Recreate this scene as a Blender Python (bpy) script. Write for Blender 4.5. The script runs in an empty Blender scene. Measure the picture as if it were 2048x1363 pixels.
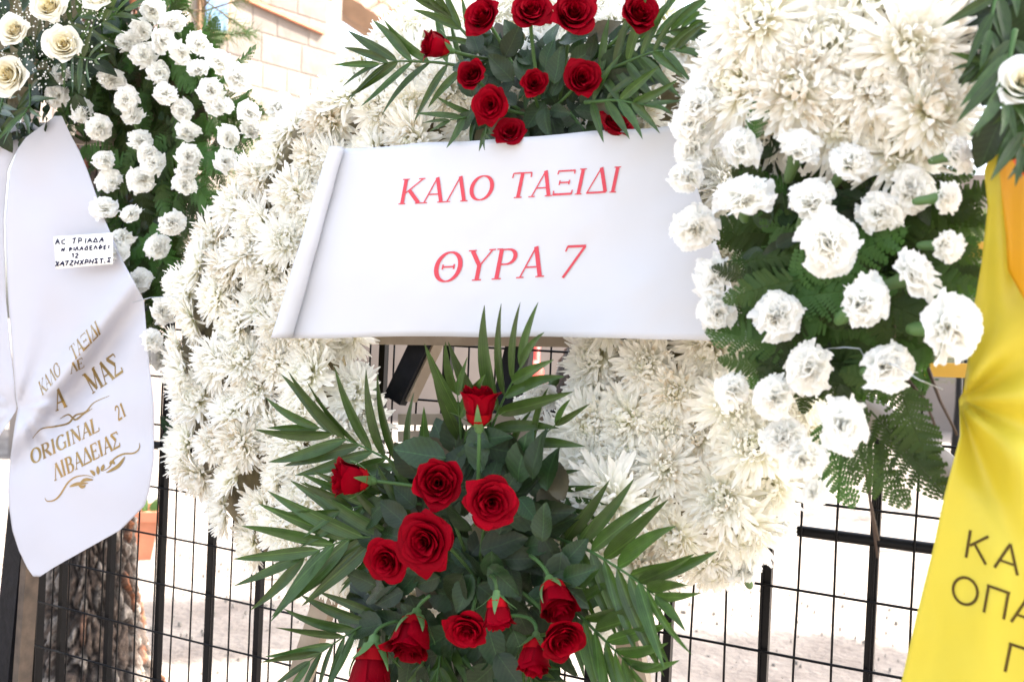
import bpy, math, random
import numpy as np
from mathutils import Vector, Matrix, noise
R = random.Random(7)
scene = bpy.context.scene
COL = scene.collection

# ---------------------------------------------------------------- camera, light, exposure
CAM = Vector((0, 0, 1.35))
FPX = 2048 * 35 / 36
PITCH, ROLL = math.radians(-0.9), 0.045
FWD = Vector((0, math.cos(PITCH), math.sin(PITCH)))
UP0 = Vector((1, 0, 0)).cross(FWD)
CR = (Vector((1, 0, 0)) * math.cos(ROLL) + UP0 * math.sin(ROLL)).normalized()
CU = (UP0 * math.cos(ROLL) - Vector((1, 0, 0)) * math.sin(ROLL)).normalized()
cd = bpy.data.cameras.new('camera'); cam = bpy.data.objects.new('camera', cd); COL.objects.link(cam)
m = Matrix((CR, CU, -FWD)).transposed().to_4x4(); m.translation = CAM; cam.matrix_world = m
cd.lens = 35; cd.sensor_width = 36; cd.clip_start = 0.02; cd.clip_end = 500
cd.dof.use_dof = True; cd.dof.focus_distance = 1.55; cd.dof.aperture_fstop = 6.3
scene.camera = cam

SUN_EL, SUN_AZ = math.radians(50), math.radians(80)      # azimuth measured from +Y towards +X
w = bpy.data.worlds.new('World'); scene.world = w; w.use_nodes = True
nt = w.node_tree; bg = nt.nodes['Background']
sky = nt.nodes.new('ShaderNodeTexSky'); sky.sky_type = 'NISHITA'; sky.sun_disc = False
sky.sun_elevation = SUN_EL; sky.sun_rotation = SUN_AZ; sky.dust_density = 4.0; sky.ozone_density = 0.6; sky.air_density = 1.0
hs = nt.nodes.new('ShaderNodeHueSaturation'); hs.inputs['Saturation'].default_value = .6; nt.links.new(sky.outputs[0], hs.inputs['Color']); nt.links.new(hs.outputs[0], bg.inputs[0]); bg.inputs[1].default_value = 0.15
sl = bpy.data.lights.new('sun', 'SUN'); sl.energy = 4.5; sl.angle = math.radians(0.5); sl.color = (1, .95, .88)
sun = bpy.data.objects.new('sun', sl); COL.objects.link(sun)
SD = Vector((math.sin(SUN_AZ) * math.cos(SUN_EL), math.cos(SUN_AZ) * math.cos(SUN_EL), math.sin(SUN_EL)))
sun.rotation_euler = SD.to_track_quat('Z', 'Y').to_euler()
vs = scene.view_settings; vs.view_transform = 'Standard'; vs.look = 'None'; vs.gamma = 1; vs.exposure = 2.5
try: vs.use_curve_mapping = False
except Exception: pass
scene.cycles.max_bounces = 14; scene.cycles.diffuse_bounces = 10; scene.cycles.transmission_bounces = 12
scene.cycles.use_denoising = True

# ---------------------------------------------------------------- geometry of the place: one fence plane, offsets d in front of it
SL = 0.525; Z0 = 1.7065
_n = math.hypot(SL, 1); NF = Vector((SL / _n, 1 / _n, 0)); CF = Z0 / _n      # NF points away from the camera
N = -NF; E = Vector((1 / _n, -SL / _n, 0)); ZV = Vector((0, 0, 1))
def ray(px, py): return FWD + CR * ((px - 1024) / FPX) + CU * ((681.5 - py) / FPX)
def W(px, py, d=0.0):
    r = ray(px, py); return CAM + r * ((CF - d) / NF.dot(r))
def far(px, py, dist):
    r = ray(px, py); return CAM + r * (dist / r.y)
def ppm(px, d): return FPX / max(.2, (W(px, 681, d) - CAM).dot(FWD))   # photo pixels per metre there
def img2dir(dx, dy, dz):                                       # image right, image up, towards camera
    return (CR * dx + CU * dy - FWD * dz).normalized()
def fp(s, z): return CAM + NF * CF + E * s + ZV * (z - CAM.z)          # point in the fence plane

# ---------------------------------------------------------------- materials
def mat(name): 
    m = bpy.data.materials.new(name); m.use_nodes = True; return m
def principled(name, col, rough=.6, bump=0, bscale=40, var=0, vscale=8, spec=.5, metal=0, attr=None, huevar=.05, rib=None, transl=0, tcol=None, objvar=0, bdist=.002, col2=None, sheen=0):
    m = mat(name); t = m.node_tree; p = t.nodes['Principled BSDF']; out = t.nodes['Material Output']
    p.inputs['Roughness'].default_value = rough; p.inputs['Specular IOR Level'].default_value = spec; p.inputs['Metallic'].default_value = metal
    tc = t.nodes.new('ShaderNodeTexCoord')
    src = None
    if attr:
        a = t.nodes.new('ShaderNodeAttribute'); a.attribute_name = attr; src = a.outputs['Color']
    else:
        rgb = t.nodes.new('ShaderNodeRGB'); rgb.outputs[0].default_value = (*col, 1); src = rgb.outputs[0]
    if var or col2:
        n = t.nodes.new('ShaderNodeTexNoise'); n.inputs['Scale'].default_value = vscale; n.inputs['Detail'].default_value = 5
        t.links.new(tc.outputs['Object'], n.inputs['Vector'])
        mx = t.nodes.new('ShaderNodeMix'); mx.data_type = 'RGBA'
        rp = t.nodes.new('ShaderNodeMapRange'); rp.inputs[1].default_value = .35; rp.inputs[2].default_value = .65
        t.links.new(n.outputs[0], rp.inputs[0]); t.links.new(rp.outputs[0], mx.inputs[0])
        if col2: mx.inputs[7].default_value = (*col2, 1); t.links.new(src, mx.inputs[6])
        else:
            h = t.nodes.new('ShaderNodeHueSaturation'); h.inputs['Value'].default_value = 1 - var
            t.links.new(src, h.inputs['Color']); t.links.new(h.outputs[0], mx.inputs[7]); t.links.new(src, mx.inputs[6])
        src = mx.outputs[2]
    if objvar:
        oi = t.nodes.new('ShaderNodeObjectInfo'); mr = t.nodes.new('ShaderNodeMapRange')
        mr.inputs[3].default_value = 1 - objvar; mr.inputs[4].default_value = 1 + objvar
        t.links.new(oi.outputs['Random'], mr.inputs[0])
        h = t.nodes.new('ShaderNodeHueSaturation'); t.links.new(mr.outputs[0], h.inputs['Value']); t.links.new(src, h.inputs['Color'])
        mr2 = t.nodes.new('ShaderNodeMapRange'); mr2.inputs[3].default_value = .5 - huevar * objvar; mr2.inputs[4].default_value = .5 + huevar * objvar
        t.links.new(oi.outputs['Random'], mr2.inputs[0]); t.links.new(mr2.outputs[0], h.inputs['Hue'])
        src = h.outputs[0]
    if rib:                                              # pale midrib and fine veins along the leaf
        sp = t.nodes.new('ShaderNodeSeparateXYZ'); t.links.new(tc.outputs['Object'], sp.inputs[0])
        ab = t.nodes.new('ShaderNodeMath'); ab.operation = 'ABSOLUTE'; t.links.new(sp.outputs[0], ab.inputs[0])
        m2 = t.nodes.new('ShaderNodeMapRange'); m2.inputs[1].default_value = rib[0]; m2.inputs[2].default_value = rib[0] * .3; m2.inputs[3].default_value = 0; m2.inputs[4].default_value = rib[1]
        t.links.new(ab.outputs[0], m2.inputs[0])
        sn = t.nodes.new('ShaderNodeMath'); sn.operation = 'MULTIPLY_ADD'; t.links.new(ab.outputs[0], sn.inputs[0]); sn.inputs[1].default_value = -rib[3]; t.links.new(sp.outputs[1], sn.inputs[2])
        sc_ = t.nodes.new('ShaderNodeMath'); sc_.operation = 'MULTIPLY'; sc_.inputs[1].default_value = rib[2]
        t.links.new((sn if rib[3] else ab).outputs[0], sc_.inputs[0])
        si = t.nodes.new('ShaderNodeMath'); si.operation = 'SINE'; t.links.new(sc_.outputs[0], si.inputs[0])
        m3 = t.nodes.new('ShaderNodeMath'); m3.operation = 'MULTIPLY_ADD'; t.links.new(si.outputs[0], m3.inputs[0]); m3.inputs[1].default_value = .12; t.links.new(m2.outputs[0], m3.inputs[2])
        m4 = t.nodes.new('ShaderNodeMath'); m4.operation = 'ADD'; m4.inputs[1].default_value = 1.0; t.links.new(m3.outputs[0], m4.inputs[0])
        hv = t.nodes.new('ShaderNodeHueSaturation'); t.links.new(src, hv.inputs['Color']); t.links.new(m4.outputs[0], hv.inputs['Value']); src = hv.outputs[0]
    t.links.new(src, p.inputs['Base Color'])
    if bump:
        n = t.nodes.new('ShaderNodeTexNoise'); n.inputs['Scale'].default_value = bscale; n.inputs['Detail'].default_value = 6
        t.links.new(tc.outputs['Object'], n.inputs['Vector'])
        b = t.nodes.new('ShaderNodeBump'); b.inputs['Strength'].default_value = bump; b.inputs['Distance'].default_value = bdist
        t.links.new(n.outputs[0], b.inputs['Height']); t.links.new(b.outputs[0], p.inputs['Normal'])
    if transl:
        tr = t.nodes.new('ShaderNodeBsdfTranslucent'); ms = t.nodes.new('ShaderNodeMixShader'); ms.inputs[0].default_value = transl
        if tcol: 
            mm = t.nodes.new('ShaderNodeMix'); mm.data_type = 'RGBA'; mm.blend_type = 'MULTIPLY'; mm.inputs[0].default_value = 1
            t.links.new(src, mm.inputs[6]); mm.inputs[7].default_value = (*tcol, 1); t.links.new(mm.outputs[2], tr.inputs['Color'])
        else: t.links.new(src, tr.inputs['Color'])
        t.links.new(p.outputs[0], ms.inputs[1]); t.links.new(tr.outputs[0], ms.inputs[2]); t.links.new(ms.outputs[0], out.inputs['Surface'])
    return m
M = {}
M['mum'] = principled('chrysanthemum petals', (1, 1, 1), .7, attr='Col', transl=.52, spec=.15, objvar=.03, var=.03, vscale=60)
M['carn'] = principled('carnation petals', (.86, .86, .84), .7, attr='Col', transl=.52, spec=.2, objvar=.02)
M['red'] = principled('red rose petals', (.42, .004, .012), .55, attr='Col', transl=.15, huevar=0, objvar=.25, bump=.15, bscale=250, spec=.04)
M['wrose'] = principled('white rose petals', (.8, .75, .55), .5, attr='Col', transl=.3, objvar=.03)
M['palm'] = principled('palm leaf', (.042, .080, .018), .33, transl=.22, tcol=(1.4, 1.6, .6), objvar=.25, var=.35, vscale=5, bump=.2, bscale=90, spec=.38, rib=(.006, .6, 320, 0))
M['roseleaf'] = principled('rose leaf', (.020, .044, .013), .36, transl=.15, tcol=(1.3, 1.5, .6), objvar=.35, var=.3, vscale=60, bump=.3, bscale=180, spec=.38, rib=(.016, .9, 55, .8))
M['dryleaf'] = principled('dry leaf', (.10, .09, .05), .6, transl=.2, objvar=.3, var=.3, vscale=60)
M['fern'] = principled('fern leaf', (.048, .090, .022), .5, transl=.25, tcol=(1.3, 1.6, .6), objvar=.55, spec=.2)
M['stem'] = principled('green stem', (.05, .10, .03), .5, spec=.2, objvar=.2)
M['calyx'] = principled('green calyx', (.08, .15, .045), .5, transl=.1, objvar=.2)
M['twig'] = principled('brown twig', (.07, .045, .03), .8, objvar=.2)
M['foam'] = principled('wreath backing', (.20, .165, .09), .9, bump=.8, bscale=40, bdist=.01, var=.4, vscale=30)
M['paper'] = principled('printed paper', (.60, .615, .65), .55, bump=.02, bscale=12, transl=.12, spec=.3)
M['print'] = principled('red print', (.58, .075, .10), .6, transl=.1, spec=.1)
M['satin'] = principled('white satin', (.58, .58, .63), .42, bump=.05, bscale=25, transl=.22, spec=.4)
M['gold'] = principled('gold print', (.27, .165, .028), .32, var=.3, vscale=90, spec=.7, metal=.35)
M['ink'] = principled('blue black ink', (.008, .008, .035), .6, spec=.1)
M['yellow'] = principled('yellow satin', (.62, .53, .05), .42, bump=.05, bscale=25, transl=.3, spec=.4)
M['orange'] = principled('orange satin', (.66, .33, .005), .42, bump=.05, bscale=25, transl=.3, spec=.4)
M['redsatin'] = principled('red orange satin', (.75, .10, .01), .42, transl=.3, spec=.4)
M['brownprint'] = principled('dark brown print', (.075, .048, .010), .6, spec=.1)
M['iron'] = principled('black painted iron', (.004, .004, .005), .4, bump=.4, bscale=120, bdist=.001, var=.3, vscale=30, spec=.15)
M['wood'] = principled('raw pine lath', (.32, .26, .19), .7, bump=.4, bscale=60, col2=(.22, .17, .12), vscale=14)
M['blackwood'] = principled('black painted lath', (.007, .007, .010), .6, spec=.15, bump=.8, bscale=70, bdist=.002, var=.4, vscale=40)
M['shadewood'] = principled('shaded brown lath', (.10, .07, .048), .8, bump=.6, bscale=60, col2=(.05, .035, .025), vscale=30)  # brown lath with its shade put into the darker base colour
M['yellowwood'] = principled('yellow painted lath', (.62, .36, .05), .6, bump=.3, bscale=60, var=.2)
M['wire'] = principled('florist wire', (.45, .5, .55), .3, metal=.8)
M['terra'] = principled('terracotta', (.52, .20, .11), .8, bump=.3, bscale=30, var=.25, vscale=10)
M['redpaint'] = principled('red paint', (.55, .06, .04), .35)
M['card'] = principled('white card', (.82, .82, .80), .6)
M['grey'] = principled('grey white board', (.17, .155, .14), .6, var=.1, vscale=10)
M['needle'] = principled('pine needles', (.07, .12, .035), .6, transl=.3, objvar=.2)
M['olive'] = principled('olive leaves', (.10, .12, .05), .6, transl=.3, objvar=.2)
M['wall'] = principled('pale limewashed wall', (.24, .20, .17), .9, bump=.3, bscale=20, var=.15, vscale=2)
M['stone'] = principled('pale stone block', (.22, .185, .155), .9, bump=.6, bscale=12, bdist=.01, objvar=.18, var=.25, vscale=5)
M['gravel'] = principled('pale gravel', (.27, .24, .205), .9, var=.4, vscale=3)
M['roof'] = principled('clay roof', (.26, .13, .085), .85, bump=.5, bscale=10, bdist=.01, objvar=.2, var=.3, vscale=3)
M['timber'] = principled('brown timber', (.30, .17, .09), .7, var=.3, vscale=4)
M['glass'] = principled('blue window glass', (.10, .17, .28), .12)
def ground_mat():
    m = mat('pale dirt'); t = m.node_tree; p = t.nodes['Principled BSDF']; p.inputs['Roughness'].default_value = .95
    tc = t.nodes.new('ShaderNodeTexCoord')
    n = t.nodes.new('ShaderNodeTexNoise'); n.inputs['Scale'].default_value = 3; n.inputs['Detail'].default_value = 10; n.inputs['Roughness'].default_value = .65
    r = t.nodes.new('ShaderNodeValToRGB'); r.color_ramp.elements[0].position = .3; r.color_ramp.elements[0].color = (.15, .12, .098, 1); r.color_ramp.elements[1].position = .65; r.color_ramp.elements[1].color = (.27, .232, .195, 1)
    t.links.new(tc.outputs['Object'], n.inputs['Vector']); t.links.new(n.outputs[0], r.inputs[0]); t.links.new(r.outputs[0], p.inputs['Base Color'])
    n2 = t.nodes.new('ShaderNodeTexNoise'); n2.inputs['Scale'].default_value = 25; n2.inputs['Detail'].default_value = 8
    t.links.new(tc.outputs['Object'], n2.inputs['Vector'])
    b = t.nodes.new('ShaderNodeBump'); b.inputs['Distance'].default_value = .03; b.inputs['Strength'].default_value = .8
    t.links.new(n2.outputs[0], b.inputs['Height']); t.links.new(b.outputs[0], p.inputs['Normal'])
    return m
M['ground'] = ground_mat()
def bark_mat():
    m = mat('pine bark'); t = m.node_tree; p = t.nodes['Principled BSDF']; p.inputs['Roughness'].default_value = .9
    a = t.nodes.new('ShaderNodeAttribute'); a.attribute_name = 'Col'
    tc = t.nodes.new('ShaderNodeTexCoord')
    n = t.nodes.new('ShaderNodeTexNoise'); n.inputs['Scale'].default_value = 70; n.inputs['Detail'].default_value = 8
    t.links.new(tc.outputs['Object'], n.inputs['Vector'])
    mr = t.nodes.new('ShaderNodeMapRange'); mr.inputs[1].default_value = .3; mr.inputs[2].default_value = .7; mr.inputs[3].default_value = .6; mr.inputs[4].default_value = 1.25
    t.links.new(n.outputs[0], mr.inputs[0])
    h = t.nodes.new('ShaderNodeHueSaturation'); t.links.new(a.outputs['Color'], h.inputs['Color']); t.links.new(mr.outputs[0], h.inputs['Value'])
    t.links.new(h.outputs[0], p.inputs['Base Color'])
    b = t.nodes.new('ShaderNodeBump'); b.inputs['Distance'].default_value = .008; b.inputs['Strength'].default_value = .9
    t.links.new(n.outputs[0], b.inputs['Height']); t.links.new(b.outputs[0], p.inputs['Normal'])
    return m
M['bark'] = bark_mat()

# ---------------------------------------------------------------- object helpers
WM = {}
class MB:
    def __init__(s): s.v = []; s.f = []; s.c = []
    def grid(s, P, closed=False, cols=None):               # P[i][j] points
        b = len(s.v); ni = len(P); nj = len(P[0])
        for i in range(ni):
            for j in range(nj):
                s.v.append(tuple(P[i][j])); s.c.append(cols[i][j] if cols else (1, 1, 1))
        for i in range(ni - 1):
            for j in range(nj - (0 if closed else 1)):
                k = (j + 1) % nj
                s.f.append((b + i * nj + j, b + i * nj + k, b + (i + 1) * nj + k, b + (i + 1) * nj + j))
    def poly(s, pts, col=(1, 1, 1)):
        b = len(s.v); s.v += [tuple(p) for p in pts]; s.c += [col] * len(pts); s.f.append(tuple(range(b, b + len(pts))))
    def box(s, p0, p1, w, t, side, twist=None):             # beam p0-p1; w along side, t along the third axis
        ax = (p1 - p0).normalized(); sd = (side - ax * side.dot(ax)).normalized(); th = ax.cross(sd)
        b = len(s.v)
        for p in (p0, p1):
            for a, c in ((-1, -1), (1, -1), (1, 1), (-1, 1)):
                s.v.append(tuple(p + sd * (a * w / 2) + th * (c * t / 2))); s.c.append((1, 1, 1))
        for q in ((0, 3, 2, 1), (4, 5, 6, 7), (0, 1, 5, 4), (1, 2, 6, 5), (2, 3, 7, 6), (3, 0, 4, 7)): s.f.append(tuple(b + k for k in q))
    def tube(s, pts, rad, n=6, col=(1, 1, 1), cap=True):
        b = len(s.v); L = len(pts); pts = [Vector(p) for p in pts]
        ref = Vector((.13, .31, .94))
        for i, p in enumerate(pts):
            tg = (pts[min(i + 1, L - 1)] - pts[max(i - 1, 0)]).normalized()
            a = tg.cross(ref)
            if a.length < .05: a = tg.cross(Vector((1, 0, 0)))
            a.normalize(); c = tg.cross(a); r = rad(i / (L - 1)) if callable(rad) else rad
            for k in range(n):
                an = 2 * math.pi * k / n; s.v.append(tuple(p + a * (math.cos(an) * r) + c * (math.sin(an) * r))); s.c.append(col)
        for i in range(L - 1):
            for k in range(n): s.f.append((b + i * n + k, b + i * n + (k + 1) % n, b + (i + 1) * n + (k + 1) % n, b + (i + 1) * n + k))
        if cap: s.f.append(tuple(b + k for k in range(n))[::-1]); s.f.append(tuple(b + (L - 1) * n + k for k in range(n)))
    def mesh(s, name, m, smooth=True, colour=False, centre=False):
        me = bpy.data.meshes.new(name); c = Vector((0, 0, 0))
        V = s.v
        if centre and V:
            a = np.array(V); cc = (a.min(0) + a.max(0)) / 2; V = (a - cc).tolist(); c = Vector(cc)
        me.from_pydata(V, [], s.f); me.materials.append(m)
        if smooth: me.polygons.foreach_set('use_smooth', [True] * len(me.polygons))
        if colour:
            at = me.color_attributes.new('Col', 'FLOAT_COLOR', 'POINT')
            a = np.ones((len(V), 4), np.float32); a[:, :3] = np.array(s.c); at.data.foreach_set('color', a.ravel())
        me.update(); return me, c
def tag(o, label=None, cat=None, group=None, kind=None):
    if label: o['label'] = label
    if cat: o['category'] = cat
    if group: o['group'] = group
    if kind: o['kind'] = kind
    return o
def put(name, me, parent=None, Mw=None):
    o = bpy.data.objects.new(name, me); COL.objects.link(o)
    Mw = Mw or Matrix.Identity(4); WM[o] = Mw
    if parent is not None:
        o.parent = parent; o.matrix_basis = WM[parent].inverted() @ Mw
    else: o.matrix_basis = Mw
    return o
def build(name, mb, m, parent=None, smooth=True, colour=False):
    me, c = mb.mesh(name, m, smooth, colour, centre=True)
    return put(name, me, parent, Matrix.Translation(c))
def empty(name, loc, label, cat, group=None):
    o = put(name, None, None, Matrix.Translation(loc)); o.empty_display_size = .05
    return tag(o, label, cat, group)
def frame(loc, zdir, xdir=None, s=1.0, roll=0):              # matrix whose Z looks along zdir
    z = zdir.normalized(); x = xdir if xdir is not None else Vector((.3, .2, .9)).cross(z)
    x = (x - z * x.dot(z))
    if x.length < 1e-4: x = Vector((1, 0, 0)).cross(z)
    x.normalize(); y = z.cross(x)
    sc = s if isinstance(s, (tuple, list)) else (s, s, s)
    m = Matrix((x * sc[0], y * sc[1], z * sc[2])).transposed().to_4x4()
    m = m @ Matrix.Rotation(roll, 4, 'Z'); m.translation = loc
    return m
def inpoly(x, y, P):
    c = False; n = len(P); j = n - 1
    for i in range(n):
        if (P[i][1] > y) != (P[j][1] > y) and x < (P[j][0] - P[i][0]) * (y - P[i][1]) / (P[j][1] - P[i][1]) + P[i][0]: c = not c
        j = i
    return c
def dpoly(x, y, P):
    best = 1e9; n = len(P)
    for i in range(n):
        ax, ay = P[i]; bx, by = P[(i + 1) % n]; dx, dy = bx - ax, by - ay
        t = max(0, min(1, ((x - ax) * dx + (y - ay) * dy) / (dx * dx + dy * dy + 1e-9)))
        best = min(best, math.hypot(x - ax - t * dx, y - ay - t * dy))
    return best
def lerp(a, b, t): return a + (b - a) * t
def interp(rows, y):
    if y <= rows[0][0]: return rows[0][1:]
    for a, b in zip(rows, rows[1:]):
        if y <= b[0]:
            t = (y - a[0]) / (b[0] - a[0]); return tuple(lerp(p, q, t) for p, q in zip(a[1:], b[1:]))
    return rows[-1][1:]
def nz(x, y, z=0): return noise.noise(Vector((x, y, z)))

# ---------------------------------------------------------------- flower meshes
def mum_mesh(seed, wilt=0.0, tight=0.0):
    r = random.Random(seed); mb = MB()
    rings = [9, 14, 20, 27, 34, 40, 45, 46, 40]
    nr = len(rings)
    for k, cnt in enumerate(rings):
        t = k / (nr - 1)
        for q in range(cnt):
            az = 2 * math.pi * (q + r.uniform(-.38, .38)) / cnt + k * .7
            L = (.16 + .84 * t ** .85) * (1 - .18 * tight) * r.uniform(.82, 1.12)
            a0 = math.radians(8 + 76 * t + r.uniform(-13, 13)); kap = math.radians(lerp(-35, -18, t) + r.uniform(-42, 38) + wilt * r.uniform(0, 60))
            wdt = (.044 + .020 * t) * r.uniform(.75, 1.2); side = r.uniform(-.25, .25); tw = r.uniform(-.9, .9)
            rad = Vector((math.cos(az), math.sin(az), 0)); tan = Vector((-math.sin(az), math.cos(az), 0))
            p = rad * (.02 + .12 * t) + Vector((0, 0, .16 - .22 * t)); P = []; C = []
            n = 5
            hv = .6 * r.random()
            for i in range(n + 1):
                v = i / n; a = a0 + kap * v * v + (math.radians(-35) * max(0, v - .7) / .3 if t < .75 else 0)
                d = rad * math.sin(a) + Vector((0, 0, math.cos(a))) + tan * side * v
                d.normalize()
                if i: p = p + d * (L / n)
                wv = wdt * (.45 + .55 * math.sin(math.pi * min(1, v * .62 + .12))) * (1 if v < .85 else .75) * (1.0 if v < .99 else .5)
                ang = tw * v; nrm = tan.cross(d).normalized()
                sd = tan * math.cos(ang) + nrm * math.sin(ang); up = d.cross(sd).normalized()
                if up.z * math.sin(a) + (-up.dot(rad)) * math.cos(a) < 0: up = -up
                cup = wv * .55
                P.append([p - sd * wv + up * cup, p, p + sd * wv + up * cup])
                cc = max(0, 1 - v * 2.0) * (1 - .4 * t) * .9 + max(0, (.32 - t)) * 1.9
                cc = min(1, cc)
                base = (.985, .975, .925); yel = (.80, .80, .34)
                col = tuple(lerp(base[j], yel[j], cc * (.75 + .25 * hv)) for j in range(3))
                if wilt and r.random() < wilt * .25: col = tuple(lerp(col[j], (.60, .47, .28)[j], .6) for j in range(3))
                C.append([col] * 3)
            mb.grid(P, cols=C)
    return mb.mesh('chrysanthemum', M['mum'], colour=True)[0]
def carn_mesh(seed):
    r = random.Random(seed); mb = MB(); sx = r.uniform(.78, 1.0); lop = r.uniform(0, 6.3); lk = r.uniform(.05, .3)
    layers = [(6, 84, 1.0), (7, 68, 1.0), (6, 52, .98), (6, 36, .95), (7, 22, .90), (6, 10, .86), (3, 2, .80)]
    for li, (cnt, ang, Lf) in enumerate(layers):
        for q in range(cnt):
            az = 2 * math.pi * (q + r.uniform(-.42, .42)) / cnt + li
            a0 = math.radians(ang * .45 + r.uniform(-8, 8)); a1 = math.radians(ang * 1.18 + r.uniform(-26, 26))
            L = Lf * r.uniform(.74, 1.1) * (1 - lk * (.5 + .5 * math.cos(az - lop))); span = math.radians(r.uniform(44, 66)); ph = r.uniform(0, 6.3); fr = r.uniform(2.2, 4.2); A = r.uniform(.07, .15)
            rad = Vector((math.cos(az), math.sin(az), 0)); tan = Vector((-math.sin(az), math.cos(az), 0))
            nv, nu = 7, 18; P = []; cl = Vector((0, 0, -.28)); fold = r.uniform(-.4, .4); C = []
            for i in range(nv + 1):
                v = i / nv; a = lerp(a0, a1, v ** .8); d = rad * math.sin(a) + Vector((0, 0, math.cos(a)))
                if i: cl = cl + d * (L / nv)
                nm = tan.cross(d); row = []; crow = []
                wv = L * math.sin(span) * (v ** 1.1) * .95
                for j in range(nu + 1):
                    u = j / nu * 2 - 1
                    edge = -.24 * u * u * v * L + .03 * math.sin(5 * u + ph) * v
                    if i == nv: edge += (.022 if j % 2 else -.018) * r.uniform(.3, 1.5)
                    ruf = A * math.sin(fr * u * 2 + ph) * v * v + fold * .35 * u * u * v
                    p = cl + tan * (u * wv) + d * edge + nm * ruf; row.append(Vector((p.x * sx, p.y, p.z)))
                    k = .08 * (1 - v); crow.append((.95 - k * .5, .945 - k * .4, .92 - k))
                P.append(row); C.append(crow)
            mb.grid(P, cols=C)
    return mb.mesh('carnation', M['carn'], colour=True)[0]
def calyx_mesh():
    mb = MB(); P = []
    for v, rr in ((-1.35, .02), (-1.3, .13), (-1.1, .19), (-.7, .21), (-.35, .27), (-.12, .42)):
        P.append([(math.cos(a * math.pi / 5) * rr * (1 + (.15 * (a % 2) if v > -.2 else 0)), math.sin(a * math.pi / 5) * rr, v + (.12 * (a % 2) if v > -.2 else 0)) for a in range(10)])
    mb.grid(P, closed=True); return mb.mesh('calyx', M['calyx'])[0]
def rose_petal(mb, az, rb, H, span, flare, curl, r, colf, dz=0):
    nv, nu = 9, 12; P = []; C = []; ph = r.uniform(0, 6.3); wob = r.uniform(.03, .09); skew = r.uniform(-.12, .12)
    pk = r.uniform(-.25, .25); pkk = r.uniform(0, 1.2); pko = r.uniform(-.5, .5)
    for i in range(nv + 1):
        v = i / nv; row = []; crow = []
        for j in range(nu + 1):
            u = j / nu * 2 - 1
            uu = abs(u) ** 2.2
            vv = v * (1 - .22 * uu + pkk * (max(0, .3 - abs(u - pko)) * .5))                                    # rounded top edge
            spr = span * (.45 + .55 * math.sin(math.pi * .5 * min(1, v * 1.7)))
            th = az + u * spr + skew * v
            rr = rb * (.25 + .75 * math.sin(math.pi * .5 * min(1, vv * 1.8)) ** .8) + flare * max(0, vv - .3) ** 1.6
            z = vv * H
            cv = max(0, vv - .72) / .28
            rr += curl * cv ** 1.3; z -= curl * .75 * cv ** 2.6
            rr += wob * math.sin(3 * u + ph) * v * v * (rb + .2) + pk * .06 * u * v
            z += wob * .5 * math.sin(4 * u + ph * 1.3) * v * v
            rr += rb * .10 * max(0, abs(u) - .7)
            row.append((math.cos(th) * rr, math.sin(th) * rr, z - .55 + dz))
            crow.append(colf(v, u))
        P.append(row); C.append(crow)
    mb.grid(P, cols=C)
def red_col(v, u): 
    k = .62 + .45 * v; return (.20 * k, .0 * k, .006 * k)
def cream_col(dep):
    def f(v, u): 
        a = (.84, .82, .74); b = (.80, .70, .38); t = max(0, min(1, dep * (1.15 - .5 * v)))
        return tuple(lerp(p, q, t) for p, q in zip(a, b))
    return f
def rose_meshes(seed, white=False, openness=1.0):
    r = random.Random(seed); core = MB(); outer = []
    n = 26; mt = M['wrose'] if white else M['red']
    for i in range(n):
        f = i / (n - 1); az = i * 2.4 + r.uniform(-.25, .25)
        rb = .06 + (.66 if openness > .6 else .42) * f ** .8
        H = 1.16 - .34 * f * openness + r.uniform(-.07, .07)
        span = lerp(1.9, .92, f ** .5); flare = .03 + .38 * f ** 1.7 * openness * r.uniform(.5, 1.5); curl = ((.02 + .20 * f ** 1.1) * openness + .02) * r.uniform(.5, 1.5); rb *= r.uniform(.9, 1.08)
        cf = cream_col(1 - f) if white else red_col
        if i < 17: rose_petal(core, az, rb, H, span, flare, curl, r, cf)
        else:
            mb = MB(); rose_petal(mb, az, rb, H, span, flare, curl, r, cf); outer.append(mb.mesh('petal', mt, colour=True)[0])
    # closed cup under the bloom
    P = [[(math.cos(k * math.pi / 6) * q, math.sin(k * math.pi / 6) * q, z) for k in range(12)] for z, q in ((-.62, .03), (-.58, .22), (-.45, .38), (-.2, .42))]
    core.grid(P, closed=True, cols=[[(.3, .004, .008) if not white else (.7, .7, .55)] * 12 for _ in P])
    cal = MB()
    P = [[(math.cos(k * math.pi / 5) * q, math.sin(k * math.pi / 5) * q, z) for k in range(10)] for z, q in ((-.86, .05), (-.80, .13), (-.68, .15), (-.6, .20))]
    cal.grid(P, closed=True)
    for k in range(5):
        az = k * 2 * math.pi / 5 + .3; G = []; bend = r.uniform(-.1, .35)
        for i in range(6):
            v = i / 5; wv = .15 * (1 - v) ** .8 + .005; rr = .2 + .38 * math.sin(min(1.57, v * 1.6)) + bend * v * v; z = -.62 + .75 * v - bend * v * v * .8
            c = Vector((math.cos(az) * rr, math.sin(az) * rr, z)); tn = Vector((-math.sin(az), math.cos(az), 0))
            G.append([c - tn * wv, c + Vector((math.cos(az), math.sin(az), 0)) * .03, c + tn * wv])
        cal.grid(G)
    return core.mesh('rose', mt, colour=True)[0], outer, cal.mesh('calyx', M['calyx'])[0]
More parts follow.
